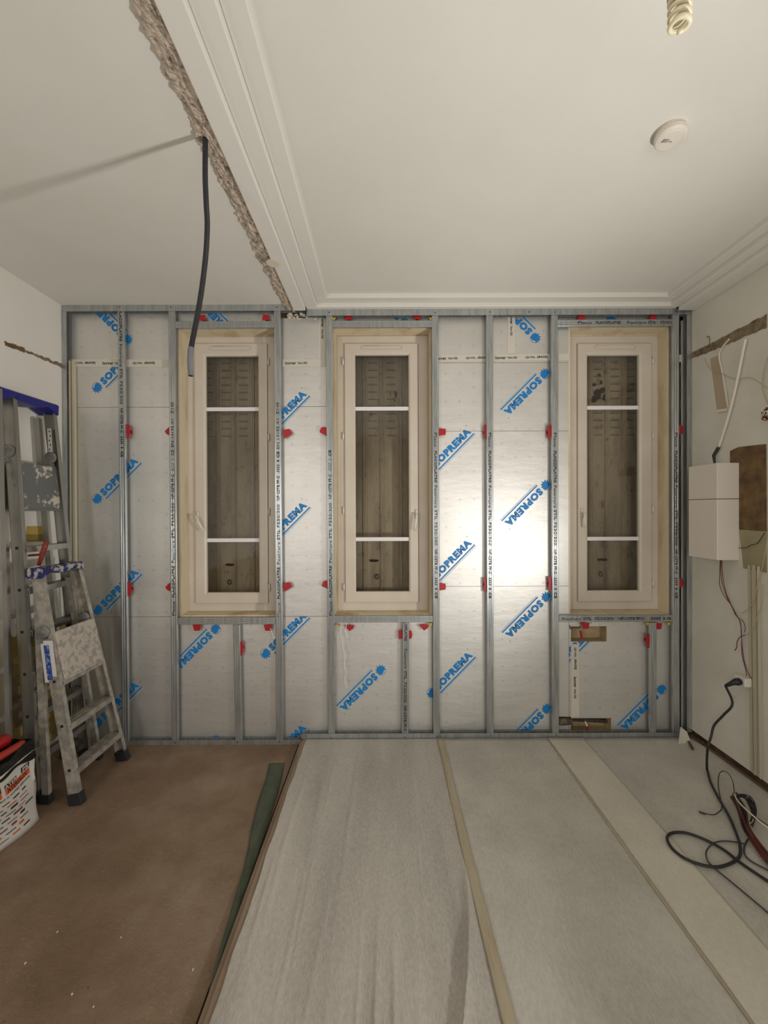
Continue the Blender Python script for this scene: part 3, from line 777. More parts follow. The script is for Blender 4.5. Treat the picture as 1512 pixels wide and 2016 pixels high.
CL = [(252,849,'tall','upper narrow red clip right of the stud nearest the ladders'),
 (330,849,'tri','upper red clip left of the left window'),
 (331,1156,'tri','lower red clip left of the left window'),
 (254,1160,'tall','lower narrow red clip right of the stud nearest the ladders'),
 (566,853,'tabR','upper red clip just right of the left window'),
 (566,1155,'tabR','lower red clip just right of the left window'),
 (636,850,'tabL','upper red clip just left of the middle window'),
 (640,1153,'tabL','lower red clip just left of the middle window'),
 (870,850,'sideR','upper square red clip just right of the middle window'),
 (870,1155,'sideR','lower square red clip just right of the middle window'),
 (956,850,'tall','upper narrow red clip at the stud between middle and right windows'),
 (956,1152,'tall','lower narrow red clip at the stud between middle and right windows'),
 (1082,850,'tall','upper narrow red clip left of the right window'),
 (1083,1150,'tall','lower narrow red clip left of the right window'),
 (1341,846,'dot','upper red clip at the far right corner stud'),
 (1341,1148,'dot','lower red clip at the far right corner stud'),
 (398,626,'sq','red clip above the left window beside the conduit'),
 (523,625,'sq','red clip above the right end of the left window'),
 (686,624,'sq','red clip above the left part of the middle window'),
 (822,623,'sq','red clip above the right part of the middle window'),
 (1145,624,'sq','red clip above the left part of the right window'),
 (1286,625,'sq','red clip above the right part of the right window'),
 (387,1236,'sqd','red clip under the left window left of its short stud'),
 (527,1236,'sqd','red clip under the left window with a white thread'),
 (688,1236,'tilt','red clip under the middle window with the white string'),
 (835,1235,'tilt','red clip under the middle window right of its short stud'),
 (1153,1232,'sqd','red clip under the right window above the upper hole'),
 (1296,1233,'sqd','small red clip under the right window right of its short stud'),
 (475,1277,'tall','narrow red clip on the short stud under the left window'),
 (807,1250,'dot','small red clip at the right of the short stud under the middle window'),
 (789,1250,'dot','small red clip at the left of the short stud under the middle window'),
 (1276,1262,'tall','narrow red clip at the short stud under the right window')]
for c in CL: clipobj(*c)
def yconn(px, py, label):
    c = onY(px, py, YF+.008); m = MB()
    m.prism([c+Vector((-.012,0,.008)), c+Vector((.012,0,.008)), c+Vector((.006,0,-.012)), c+Vector((-.004,0,-.010))], (0,.004,0))
    m.box(c.x-.01, c.x+.01, c.y+.004, c.y+.02, c.z+.002, c.z+.008)
    tag(m.build('corner_connector', M['yellow'], bevel=.0008), label, 'connector', 'yellow corner connectors')
yconn(1275,1228,'yellow connector under the right window by the short stud'); yconn(1317,1228,'yellow connector under the right end of the right window')
yconn(663,1232,'yellow connector under the left end of the middle window'); yconn(848,1229,'yellow connector under the right end of the middle window')
yconn(657,627,'yellow connector above the left end of the middle window'); yconn(848,627,'yellow connector above the right end of the middle window')

# pipes in the holes, ties, string
m = MB(); a, b = onY(1096,1419,YB+.0), onY(1128,1420,YB+.0)
m.tube([a+Vector((-.0,-.012,0)), a+Vector((.03,-.012,.0)), b+Vector((-.02,-.008,0)), b+Vector((.0,.03,0)), onY(1200,1420,YB+.055)], [.02,.024,.017,.014,.013], 12)
m.tube([a+Vector((.02,-.02,.0)), a+Vector((.02,-.038,.0))], .013, 10)
tag(m.build('heating_pipe', M['rust'], smooth=True), 'grimy old pipe and valve in the lower hole under the right window', 'pipe')
m = MB(); a = onY(1122,1237,YB-.004)
m.tube([a+Vector((0,0,-.002)), a+Vector((.03,0,.004)), a+Vector((.06,.0,.003)), a+Vector((.09,.03,0))], [.004,.006,.004,.004], 8)
m.tube([a+Vector((.0,0,.02)), a+Vector((.004,0,-.006))], .003, 6)
tag(m.build('thin_pipe', M['rust'], smooth=True), 'thin dark pipe in the upper hole under the right window', 'pipe')
m = MB(); a, b = onY(1143,1242,YB-.002), onY(1145,1257,YB+.012)
m.bar(a, b, (.007,0,0), (0,.0012,0)); tag(m.build('cable_tie', M['red']), 'red plastic strap in the upper hole under the right window', 'strap')
m = MB(); a, b = onY(1152,1420,YB-.002), onY(1156,1430,YB-.004)
m.bar(a, b, (.004,0,0), (0,.001,0), 1); m.bar(b, onY(1155,1442,YB-.002), (.007,0,0), (0,.0012,0)); tag(m.build('cable_tie', [M['red'], M['whiteplastic']]), 'red and white plastic strap in the lower hole under the right window', 'strap')
m = MB(); Y = YF-.006
m.tube(smoothpath([onY(*p, Y) for p in ((682,1228),(681,1243),(684,1258),(681,1246),(672,1232),(670,1250),(674,1258),(675,1275),(679,1290),(678,1310),(681,1325),(679,1338),(683,1355))], 6), .0022, 6)
tag(m.build('white_string', M['white_string'], smooth=True), 'white string hanging under the left end of the middle window', 'string')
m = MB(); m.tube([onY(*p, Y) for p in ((532,1237),(536,1248),(540,1258))], .0016, 6); tag(m.build('white_thread', M['white_string']), 'short white thread at the red clip under the left window', 'string')
# ragged plaster scraps above the boards at the cornice end
m = MB()
for i in range(26):
    px = 566+ i*3.0; a = onY(px, 620+random.uniform(-4,5), YB-.006)
    r = random.uniform(.006,.016); m.prism([a+Vector((r*random.uniform(.7,1.4)*math.cos(t), 0, r*random.uniform(.5,.9)*math.sin(t))) for t in [2*math.pi*j/6 for j in range(6)]], (0, .008, 0))
m.build('plaster_scraps', M['filler'], wf)

# ------------------------------------------------------------------ hanging conduit
P0 = [onY(*p, 1.45) for p in ((404,262),(404,300),(404,350),(406,400),(408,440),(406,490),(401,540),(394,590),(386,635),(378,675),(374,705),(376,740))]
P0[0].z = ZC + .01
pp = smoothpath(P0, 64); rr = [.0097 if (i % 4) < 2 else .0088 for i in range(len(pp))]
root = empty('cable_conduit', P0[0], 'black corrugated conduit hanging from the hole in the broken ceiling strip', 'conduit')
MB().tube(pp, rr, 12).build('corrugated_tube', M['wire_black'], root, smooth=False)
M['greytip'] = mat('frayed_grey_tip', (110,112,116), .5)
n = len(pp); MB().tube(pp[-112:], [r+.0004 for r in rr[-112:]], 12).build('tube_end', M['greytip'], root)['label'] = 'grey translucent end of the conduit'

# ------------------------------------------------------------------ smoke detector
c = onZ(1320, 258, ZM)
root = empty('smoke_detector', (c.x, c.y, ZM), 'round white smoke detector on the ceiling at the right', 'smoke detector')
T = Matrix.Translation((c.x, c.y, ZM)) @ Matrix.Rotation(R(180), 4, 'X')
MB().lathe([(.0001,0),(.049,0),(.050,.008),(.048,.010),(.0001,.010)], 48, T).build('mounting_base', M['whiteplastic'], root, smooth=False)
MB().lathe([(.0001,.0102),(.049,.0102),(.052,.013),(.052,.026),(.047,.033),(.040,.0345),(.039,.033),(.037,.0345),(.0001,.036)], 48, T).build('cover', M['whiteplastic'], root, smooth=False)
m = MB()
for k in range(4): m.bar(T @ Vector((-.026+.006*k, .006, .0352)), T @ Vector((-.030+.006*k, -.008, .0352)), (.0011,0,0), (0,0,.0008))
for k in range(2): m.lathe([(.0001,0),(.0022,0),(.0022,.001),(.0001,.001)], 10, T @ Matrix.Translation((-.002+.007*k, -.004, .0352)))
m.build('sound_slots', M['black'], root)

# ------------------------------------------------------------------ bulb
c = onY(1333, 60, .90); cx, cz = c.x+.006, c.z
root = empty('energy_saving_bulb', (cx, .90, cz), 'white spiral energy-saving bulb hanging at the top right', 'light bulb')
M['bulb'] = mat('cream_glass_tube', (226,216,184), .25); M['bulbbase'] = mat('grey_bulb_base', (150,142,138), .4)
sp = []
for i in range(201):
    t = i/200; a = t*2*math.pi*4.2; rad = .0185
    if t > .93: rad *= 1-(t-.93)/.07*.75
    sp.append((cx+rad*math.cos(a), .90+rad*math.sin(a), cz + .078 - .076*t + (.0 if t < .93 else (t-.93)*.03)))
MB().tube(sp, .0054, 12).build('spiral_tube', M['bulb'], root, smooth=True)
T = Matrix.Translation((cx, .90, cz+.078))
MB().lathe([(.0001,-.002),(.021,-.002),(.024,.004),(.024,.020),(.019,.034),(.0001,.034)], 28, T).build('ballast_housing', M['bulbbase'], root)
MB().lathe([(.0001,.034),(.0175,.034),(.0175,.075),(.008,.085),(.0001,.085)], 24, T).build('lamp_socket', M['whiteplastic'], root)
MB().tube([(cx,.90,cz+.16),(cx,.90,ZM)], .003, 8).build('supply_cable', M['whiteplastic'], root)

# ------------------------------------------------------------------ ladders
def step_ladder(name, label, zt, xt, yt, xb, yb, sw, steps, rear, cap_m, stile_m, plat, plat_m, cap_h, hz, cap_over=.02, cap_near=.02, depth=.075, stickers=None):
    """front faces the room (+x). xt,yt=(near,far) at the top; xb,yb at the floor"""
    root = empty(name, ((xb+rear[1])/2, sum(yb)/2, 0), label, 'ladder')
    def P(z, k): t = z/zt; return Vector((xb+(xt-xb)*t, yb[k]+(yt[k]-yb[k])*t, z))
    dirs = [(P(zt, k)-P(0, k)).normalized() for k in (0, 1)]
    for k in (0, 1):
        s = -1 if k == 0 else 1; m = MB(); p0, p1 = P(.03, k), P(zt-.005, k)
        d = dirs[k]; wx = Vector((1,0,0)) - d*d.x; wx.normalize(); wy = d.cross(wx); wy = wy if wy.y > 0 else -wy
        hx, hy = wx*sw/2, wy*.0125
        m.bar(p0+s*hy*.84, p1+s*hy*.84, hx, hy*.16)                     # web on the outer side
        m.bar(p0+hx*.96, p1+hx*.96, hx*.05, hy); m.bar(p0-hx*.96, p1-hx*.96, hx*.05, hy)
        for z in steps:                                                    # square rung ends
            q = P(z, k)+s*hy*1.05; m.bar(q-d*.007, q+d*.007, wx*.007, wy*.0015, 1)
        stl = m.build('stile', [stile_m, M['black']], root)
        m = MB(); q = P(.032, k)
        m.bar(P(0.001,k)+Vector((0.004,0,0)), q+d*.03, wx*(sw/2+.006), wy*.019)
        for j in range(4):
            o = -sw/2+.012+j*(sw-.02)/3; m.bar(P(0.004,k)+wx*o+s*wy*.019, q+wx*o+s*wy*.019+d*.02, wx*.003, wy*.003)
        m.build('rubber_foot', M['dark'], stl, bevel=.002)
    for z in steps:
        if plat and plat[0] < z < plat[1]: continue
        a, b = P(z, 0), P(z, 1); a.y += .006; b.y -= .006; m = MB()
        for j in range(6):
            o = -depth/2 + depth*(j+.5)/6; m.bar(a+Vector((o,0,.0015 if j % 2 else 0)), b+Vector((o,0,.0015 if j % 2 else 0)), (depth/12-.0006,0,0), (0,0,.003))
        m.bar(a+Vector((depth/2,0,-.012)), b+Vector((depth/2,0,-.012)), (.002,0,0), (0,0,.015)); m.bar(a+Vector((-depth/2,0,-.012)), b+Vector((-depth/2,0,-.012)), (.002,0,0), (0,0,.013))
        m.bar(a+Vector((0,0,-.004)), b+Vector((0,0,-.004)), (depth/2,0,0), (0,0,.0015))
        m.build('step', stile_m, root)
    # rear legs and braces
    rt, rb, ryt, ryb = rear[0], rear[1], rear[2], rear[3]
    for k in (0, 1):
        p0, p1 = Vector((rb, ryb[k], .03)), Vector((rt, ryt[k], zt-.08))
        d = (p1-p0).normalized(); m = MB()
        m.bar(p0, p1, (.0175,0,0), (0,.0095,0)); m.bar(p0+Vector((.0185,0,0)), p1+Vector((.0185,0,0)), (.001,0,0), (0,.0115,0))
        rl = m.build('rear_leg', stile_m, root)
        MB().bar(Vector((rb, ryb[k], .001)), p0+d*.02, (.026,0,0), (0,.017,0)).build('rubber_foot', M['dark'], rl, bevel=.002)
    m = MB()
    for z in rear[4]:
        t = (z-.03)/(zt-.11); x = rb+(rt-rb)*t; m.bar((x, ryb[0]+(ryt[0]-ryb[0])*t, z), (x, ryb[1]+(ryt[1]-ryb[1])*t, z), (.006,0,0), (0,0,.011))
    m.build('rear_brace', stile_m, root)
    # cap tray
    ya, yb_ = yt[0]-cap_near, yt[1]+cap_over; m = MB(); cx0, cx1 = min(rt, xt)-.020, xt+sw/2+.012
    n_ = 14; rings = []
    for i in range(n_+1):
        y = ya+(yb_-ya)*i/n_; u = abs(i/n_-.5)*2
        zb = zt - cap_h*(.35+.65*max(0, (u-.55)/.45) if u > .55 else .45+.25*math.cos(u*2.6))
        rings.append([(cx0, y, zb), (cx1, y, zb), (cx1+.003, y, zt+.004), (cx1-.012, y, zt+.014), (cx0+.012, y, zt+.014), (cx0-.003, y, zt+.004)])
    m.loops(rings); m.build('top_tray', cap_m, root, bevel=.002)
    if plat:   # platform folded up against the stiles
        z0, z1, x0, x1 = plat; y0, y1 = P(z1,0).y+.005, P(z1,1).y-.002
        m = MB(); t = .012
        m.hexa([(x0-t, y0, z0), (x0, y0, z0), (x0, y1+.0, z0), (x0-t, y1, z0), (x1-t, y0, z1), (x1, y0, z1), (x1, y1, z1), (x1-t, y1, z1)])
        m.bar((x0-.006, y0, z0), (x0-.006, y1, z0), (.012,0,0), (0,0,.006))
        m.build('platform', plat_m, root, bevel=.002)
    for k in (0, 1):   # round hinge covers on the stiles
        q = P(hz, k); s = -1
        T = Matrix.Translation((q.x-.012, q.y-.014, q.z)) @ Matrix.Rotation(R(90), 4, 'X')
        m = MB().lathe([(.0001,0),(.036,0),(.036,.006),(.028,.010),(.010,.011),(.009,.014),(.0001,.014)], 28, T)
        m.prism([q+Vector((-.046,-.016,.0)), q+Vector((-.010,-.016,-.01)), q+Vector((-.006,-.016,-.06)), q+Vector((-.050,-.016,-.07))], (0,-.007,0))
        # folded brace arm
        m.bar(q+Vector((-.008,-.013,-.02)), q+Vector((.026,-.013,-.20)), (.008,0,0), (0,.0025,0))
        m.build('hinge_cover', M['hinge'], root)
    return root, P
LA, PA = step_ladder('platform_stepladder', 'tall aluminium stepladder with a clean blue top against the left wall', 2.245, -2.075, (2.17,2.43), -1.92, (2.14,2.51), .062,
    (.24,.47,.70,.93,1.16,1.39), (-2.135, -2.06, (2.19,2.41), (2.13,2.52), (.5,1.0)), M['navy'], M['alu'], (1.60,1.87,-2.015,-2.045), M['plat'], .055, 1.925, .018, .085)
LB, PB = step_ladder('platform_stepladder', 'small plaster-smeared stepladder with a splattered blue top tray, in front', 1.265, -1.925, (2.17,2.43), -1.675, (2.122,2.498), .058,
    (.185,.42,.66,.90), (-1.945, -1.846, (2.19,2.41), (2.129,2.508), (.3,.6)), M['navy_dirty'], M['alu_dirty'], (.665,.925,-1.765,-1.818), M['platw'], .045, .93, .02)
# stickers on the ladders
q = PA(2.03, 1); m = MB(); m.bar(q+Vector((-.004,-.0135,-.075)), q+Vector((-.012,-.0135,.075)), (.013,0,0), (0,.0006,0), 0)
for i in range(5): m.bar(q+Vector((-.010+.006*(i%2),-.0145,-.06+.028*i)), q+Vector((-.010+.006*(i%2),-.0145,-.05+.028*i)), (.003,0,0), (0,.0004,0), 1)
m.build('safety_sticker', [M['sticker'], M['black']], LA)
q = PB(.77, 0); m = MB(); m.bar(q+Vector((.004,-.015,-.115)), q+Vector((-.022,-.015,.115)), (.034,0,0), (0,.0006,0), 0); m.bar(q+Vector((.000,-.0165,-.10)), q+Vector((-.022,-.0165,.09)), (.014,0,0), (0,.0006,0), 1)
m.build('safety_sticker', [M['sticker'], M['bluesticker']], LB)

# extension ladder leaning at the frame's left edge
root = empty('extension_ladder', (-1.96, 1.9, 0), 'aluminium extension ladder leaning on the left wall at the photo edge', 'ladder')
def EL(z, y): return Vector((-2.0-.035*z/2.26, y, z))
for y in (2.045, 1.66):
    m = MB(); a, b = EL(.03, y), EL(2.235, y)
    m.bar(a+Vector((0,-.011,0)), b+Vector((0,-.011,0)), (.031,0,0), (0,.0018,0)); m.bar(a+Vector((.030,0,0)), b+Vector((.030,0,0)), (.0018,0,0), (0,.0125,0)); m.bar(a-Vector((.030,0,0)), b-Vector((.030,0,0)), (.0018,0,0), (0,.0125,0))
    for k in range(8): q = EL(.25+.255*k, y)+Vector((0,-.0135,0)); m.bar(q-Vector((0,0,.008)), q+Vector((0,0,.008)), (.008,0,0), (0,.001,0), 1)
    m.build('stile', [M['alu'], M['black']], root); MB().bar(EL(.001, y), EL(.05, y), (.036,0,0), (0,.017,0)).build('rubber_foot', M['dark'], root, bevel=.002)
for k in range(8): MB().bar(EL(.25+.255*k, 1.672), EL(.25+.255*k, 2.033), (.014,0,0), (0,0,.014)).build('rung', M['alu'], root, bevel=.002)

# tool lying on the tray, yellow pole behind
a, b = onY(76,1096,2.24), onY(92,1066,2.24); a.z = 1.283
root = empty('scraper', a, 'orange-red handled scraper standing on the splattered ladder tray', 'hand tool')
MB().tube([a, a+(b-a)*.3, a+(b-a)*.7, b], [.009,.011,.014,.012], 12).build('grip', M['tool_red'], root, smooth=True)
MB().bar(a+Vector((-.07,.02,.055)), a+(b-a)*.45, (0,.012,0), (.002,0,.006)).build('blade', M['tool_red'], root)
a, b = Vector((-1.985, 2.57, .002)), onY(126,1155,2.60)
root = empty('yellow_pole', a, 'thin yellow pole with a black tip standing behind the ladders', 'pole')
MB().tube([a, a+(b-a)*.93], .008, 10).build('shaft', M['yellow'], root); MB().tube([a+(b-a)*.93, b], .0085, 10).build('tip', M['dark'], root)

# ------------------------------------------------------------------ woven bag with rubbish
bx = lambda px, py, X: onX(px, py, X)
root = empty('rubble_bag', (-1.95, 1.8, 0), 'white woven bag with rows of printed logos at the left edge, black liner folded over', 'bag')
def bagface(u, v):   # u: 0 near .. 1 far, v: 0 floor .. 1 rim
    y = 1.50 + .515*u; x = -1.795 - .012*v + .010*math.sin(u*9+v*3) - .006*math.cos(v*11+u*4); z = .002+.355*v*(1+.03*math.sin(u*7))
    return Vector((x, y + .006*v, z))
m = MB(); nu, nv = 26, 16; ringsb = []
for j in range(nv+1):
    v = j/nv; ring_ = [bagface(i/nu, v) for i in range(nu+1)]
    ring_ += [Vector((-1.795-.16*t/10, 2.02+.006*math.sin(t*1.3+v*5), .002+.355*v)) for t in range(1, 11)]
    ring_ += [Vector((-1.955, 2.02-.52*t/12, .002+.355*v)) for t in range(1, 13)]
    ring_ += [Vector((-1.955+.16*t/8, 1.50, .002+.355*v)) for t in range(1, 8)]
    ringsb.append(ring_)
m.loops(ringsb, caps=False); o = m.build('woven_sack', M['bagw'], root, smooth=True)
sm_ = o.modifiers.new('solid', 'SOLIDIFY'); sm_.thickness = .003; sm_.offset = -1
# bottom
# black liner bulging over the rim
m = MB(); rings = []
for j in range(9):
    v = j/8; r_ = []
    zz = .325+.105*v if v < .7 else .325+.105*.7-.03*(v-.7)/.3
    ins = .004 if v < .1 else -.012 - .03*v
    base = ringsb[-1]
    cx, cy = -1.873, 1.76
    for p in base:
        k = 1.012 - .10*v - (.5 if j == 8 else 0)
        r_.append(Vector((cx+(p.x-cx)*k, cy+(p.y-cy)*k, zz+.008*math.sin(p.y*40+v*6)+.045*(1 if p.y > 1.9 else 0)*v*(1 if j < 7 else 0)*((p.y-1.9)/.12 if p.y < 2.02 else 1))))
    rings.append(r_)
m.loops(rings, caps=True); m.build('black_liner', M['bin'], root)
# print on the front face (facing +x); text runs towards the far side
m = MB()
def bp(u, v, off=.0016): p = bagface(u, v); return p + Vector((off, 0, 0))
def strip(u0, u1, v0, v1, mi, off=.0016, n=6, sl=0):
    for i in range(n):
        a, b = u0+(u1-u0)*i/n, u0+(u1-u0)*(i+1)/n
        m.quad([bp(a, v0, off), bp(b, v0, off), bp(b, v1, off), bp(a, v1, off)], mi)
strip(.86,.95,.80,.87,0); strip(.66,.95,.715,.79,1); strip(.66,.80,.79,.84,0); strip(.36,.62,.715,.79,1); strip(.36,.62,.79,.86,0)
def btext(s, u, v, wd, ht, mi, bold=.02):
    V, Fc = text_tris(s, bold)
    vs = [m.bm.verts.new(bp(u+x*wd, v+y*ht, .0028)) for x, y in V]
    for f in Fc:
        try: fc = m.bm.faces.new([vs[i] for i in f]); fc.material_index = mi
        except ValueError: pass
btext('ATER', .66,.792,.14,.045,3); btext('PR', .875,.80,.07,.06,3); btext('ATERIAUX', .68,.725,.24,.055,0)
btext('LES', .42,.80,.16,.05,3); btext('DE TRAVAUX', .40,.725,.2,.05,0); btext('DU PRO A VOTRE SERVICE', .52,.665,.42,.028,0,.01)
for r_ in range(9):
    v = .60 - .062*r_; u = .34 + .03*(r_ % 2)
    while u < .93:
        wd = random.choice((.05,.07,.09)); kind_ = random.choice((0,0,2,4,1,0)); ht = random.choice((.012,.018,.03))
        if u+wd < .96: strip(u, u+wd, v, v+ht, kind_, n=2)
        u += wd + .035
M['greyprint'] = mat('grey_green_print', (92,98,92), .6); M['dullred'] = mat('dull_red_print', (112,62,54), .6)
m.build('printed_logos', [M['black'], M['orange'], M['greyprint'], M['sticker'], M['dullred']], root, fix=False)
# red items sticking out
m = MB(); a, b = Vector((-1.91, 1.62, .47)), Vector((-1.89, 1.96, .452)); m.tube([a, a+(b-a)*.5, b-(b-a)*.04, b], [.032,.034,.03,.018], 16)
M['redg'] = mat('glossy_red_plastic', (165,20,16), .25)
tag(m.build('red_bottle', M['redg'], smooth=True), 'upper thick red plastic tube lying on top of the bag', 'tube')
m = MB(); a, b = Vector((-1.845, 1.62, .425)), Vector((-1.835, 1.985, .418)); m.tube([a, a+(b-a)*.5, b-(b-a)*.04, b], [.018,.019,.017,.010], 14)
M['redo'] = mat('orange_red_plastic', (165,48,28), .35)
tag(m.build('red_tube', M['redo'], smooth=True), 'lower thinner orange-red tube lying on the bag rim', 'tube')

# ------------------------------------------------------------------ floor coverings
def sheet(name, x0, x1, y0, y1, z, hf, nx, ny, m_, label, cat='floor protection', edge=lambda y, s: 0):
    mb = MB(); V = []
    for j in range(ny+1):
        y = y0+(y1-y0)*j/ny; row = []
        for i in range(nx+1):
            a, b = x0+edge(y, 0), x1+edge(y, 1); x = a+(b-a)*i/nx
            row.append(mb.bm.verts.new((x, y, z+hf(x, y))))
        V.append(row)
    for j in range(ny):
        for i in range(nx): mb.bm.faces.new((V[j][i], V[j][i+1], V[j+1][i+1], V[j+1][i]))
    o = mb.build(name, m_, smooth=True, fix=False); s = o.modifiers.new('solid', 'SOLIDIFY'); s.thickness = .0015; s.offset = -1
    return tag(o, label, cat)
rid = []
for k in range(30):
    rid.append((random.uniform(-.52,.38), random.uniform(-.03,.03), random.uniform(.5,2.2), random.uniform(.15,.5), random.uniform(.001,.004), random.uniform(.006,.014)))
rid += [(-.035,.01,.95,.35,.016,.009), (.025,.01,.95,.32,.017,.010), (-.24,.05,1.3,.4,.003,.012), (.15,.02,1.7,.45,.0025,.006)]
def h1(x, y):
    h = 0
    for xc, sl, yc, ln, a, wd in rid:
        d = (x-(xc+sl*(y-yc)))/wd
        if abs(d) < 3.5: h += a*math.exp(-d*d)*math.exp(-((y-yc)/ln)**2)
    # the loose fold beside the seam, widening towards the viewer
    t = max(0, 1.75-y)
    if t > 0:
        xc = .345 - .25*t*t - .05*t; d = (x-xc)/(.016+.02*t); h += min(.026, .07*t)*math.exp(-d*d)
        if xc < x: h += .010*min(1, t*2)*max(0, 1-(x-xc)/max(.36-xc, .01))
    return h
wob = lambda y, s: (.002*math.sin(y*5.3)+.002*math.sin(y*17)+.0015*math.sin(y*31)) if s == 0 else .003*math.sin(y*4)
sheet('felt_sheet', -.535, .372, .55, 2.648, ZR+.0035, h1, 230, 230, M['felt2'], 'wrinkled grey felt sheet on the raised floor next to the brown floor', edge=wob)
h2 = lambda x, y: .0012*math.sin(x*14+y*2)*math.sin(y*3) + (.004*math.exp(-((x-.52-.03*(y-1.3))/.006)**2)*math.exp(-((y-1.2)/.5)**2)) + (.003*math.exp(-((x-.58+.02*(y-1.3))/.005)**2)*math.exp(-((y-1.0)/.4)**2))
h3 = lambda x, y: .0012*math.sin(x*9+y*4)
sheet('felt_sheet', .374, 1.108, .55, 2.648, ZR+.0045, h2, 120, 60, M['felt'], 'flat grey felt sheet in the middle of the covered floor')
sheet('felt_sheet', 1.342, XR+.004, .55, 2.648, ZR+.0045, h3, 50, 60, M['felt'], 'grey felt sheet along the right wall under the cables')
sheet('felt_overlap', 1.105, 1.345, .55, 2.646, ZR+.0075, lambda x, y: .0012*math.sin(x*9+y*4), 20, 60, M['felt3'], 'paler strip where two felt sheets overlap, right of the middle sheet')
for i, (xa, xb, lab) in enumerate(((.352,.394,'beige seam tape between the wrinkled and the middle felt sheets'),(1.094,1.104,'thin orange-beige glue line at the left edge of the pale overlap strip'))):
    wd = xb-xa
    sheet('seam_tape', xa, xb, .55, 2.64, ZR+.0105, lambda x, y: .0025*math.sin((x-xa)/wd*math.pi)+.001*math.sin(y*21), 6, 70, M['seam'], lab, 'tape', edge=lambda y, s: .004*math.sin(y*2.7))
# green felt strip curling along the edge
m = MB(); rings = []
Lp = [(2.455,-.726,-.632,0),(2.30,-.706,-.612,0),(2.15,-.695,-.60,.004),(1.95,-.668,-.592,.006),(1.76,-.632,-.586,.006),(1.6,-.618,-.582,.012),(1.45,-.604,-.576,.012),(1.35,-.592,-.572,.02),(1.27,-.580,-.566,.016)]
n = 60; L_ = smoothpath([Vector((y, a, b)) for y, a, b, h in Lp], 8); H_ = smoothpath([Vector((h, 0, 0)) for y, a, b, h in Lp], 8)
for q, h in zip(L_, H_):
    y, a, b = q; b = max(b, a+.008); hh = h.x; r_ = []
    for j in range(7):
        u = j/6; r_.append(Vector((a+(b-a)*u, y, .003+hh*math.sin(u*math.pi*.8+.3)+.0015*math.sin(y*40+u*3))))
    rings.append(r_ + [p-Vector((0,0,.002)) for p in r_[::-1]])
m.loops(rings); tag(m.build('green_felt_strip', M['green'], smooth=True), 'dark green felt strip lying along the edge of the raised floor', 'felt strip')
# bottom of the gap between floors, coloured dark for the shade inside
MB().box(-.590, -.5755, YREAR, 3.0, -.12, -.05).build('floor_gap_shade', M['darkgap'], fl)
# torn felt and wood scraps in the right corner
m = MB()
m.prism([onY(1340,1431,2.60), onY(1352,1440,2.60), onY(1364,1470,2.58), onY(1335,1473,2.57)], (0,.003,0))
tag(m.build('felt_scrap', M['felt3']), 'torn upright scrap of pale felt in the right corner', 'felt scrap')
m = MB(); m.bar(onZ(1366,1452,ZR+.02), onZ(1386,1462,ZR+.02), (.006,.01,0), (0,0,.006)); m.bar(onZ(1352,1452,ZR+.016), onZ(1364,1475,ZR+.014), (.008,0,0), (0,0,.003))
tag(m.build('wood_splinter', M['joist']), 'brown wood splinters on the floor in the right corner', 'wood scrap')
# pale crumbs on the brown floor
CR = {238:'bright plaster crumb in the middle of the brown floor', 38:'plaster crumb at the foot of the woven bag', 50:'plaster crumb on the brown floor at the left photo edge', 184:'plaster crumb at the bottom edge of the photo, on the brown floor', 113:'plaster crumb on the brown floor left of the brightest crumb', 142:'plaster crumb on the brown floor near the bottom left', 380:'plaster crumb on the brown floor nearest the green felt strip'}
for px, py in ((238,1846),(38,1640),(50,1897),(184,1983),(113,1835),(142,1958),(380,1910)):
    c = onZ(px, py, 0); r = random.uniform(.0025,.005); m = MB()
    m.prism([c+Vector((r*random.uniform(.6,1.2)*math.cos(t), r*random.uniform(.6,1.5)*math.sin(t), 0.0005)) for t in [2*math.pi*j/6 for j in range(6)]], (0,0,.002))
    tag(m.build('plaster_crumb', M['filler']), CR[px], 'crumb', 'plaster crumbs on the brown floor')

# ------------------------------------------------------------------ right wall fittings
WX = lambda px, py, off=0: onX(px, py, XR-off)
def wtube(pix, r, off, seg=8, n=6):
    P = []
    for p in pix: P.append(onX(p[0], p[1], XR-(p[2] if len(p) > 2 else off)))
    return smoothpath(P, n), r, seg
# chase with its lighter filler
M['chasem'] = mat('pale_chase_filler', (176,160,136), .8)
MB().prism([WX(1399,706), WX(1414,700), WX(1431,806), WX(1412,808)], (-.002,0,0)).build('filled_chase', M['chasem'], wr)
m = MB(); m.prism([WX(1412,807,.001), WX(1431,804,.001), WX(1432,809,.006), WX(1412,812,.006)], (-.004,0,0)); tag(m.build('plaster_lip', M['whiteplastic']), 'small white plaster lip at the foot of the filled chase', 'plaster piece')
P, r, sgm = wtube([(1436,667),(1416,697),(1424,740),(1432,790),(1435,802)], .0045, .006)
tag(MB().tube(P, .0045, 8).build('thin_cable_tube', M['whiteplastic'], smooth=True), 'thin off-white tube bent along the filled chase on the right wall', 'tube')
P = smoothpath([onX(p[0],p[1],XR-.012) for p in ((1468,668),(1463,690),(1450,755),(1434,820),(1415,880))], 8)
root = empty('flexible_white_conduit', P[-1], 'thick white flexible tube running down the right wall to the white box', 'conduit')
MB().tube(P, .0078, 12).build('tube', M['whiteplastic'], root, smooth=True)
P2 = [P[-1], onX(1405,897,XR-.012), onX(1407,914,XR-.035)]; MB().tube(P2, [.009,.009,.005], 12).build('taped_end', M['wire_black'], root, smooth=True)
def wire(pix, r, off, mt, name, label, cat='wire', n=6):
    P = smoothpath([onX(p[0], p[1], XR-(p[2] if len(p) > 2 else off)) for p in pix], n)
    return tag(MB().tube(P, r, 6).build(name, M[mt], smooth=True), label, cat)
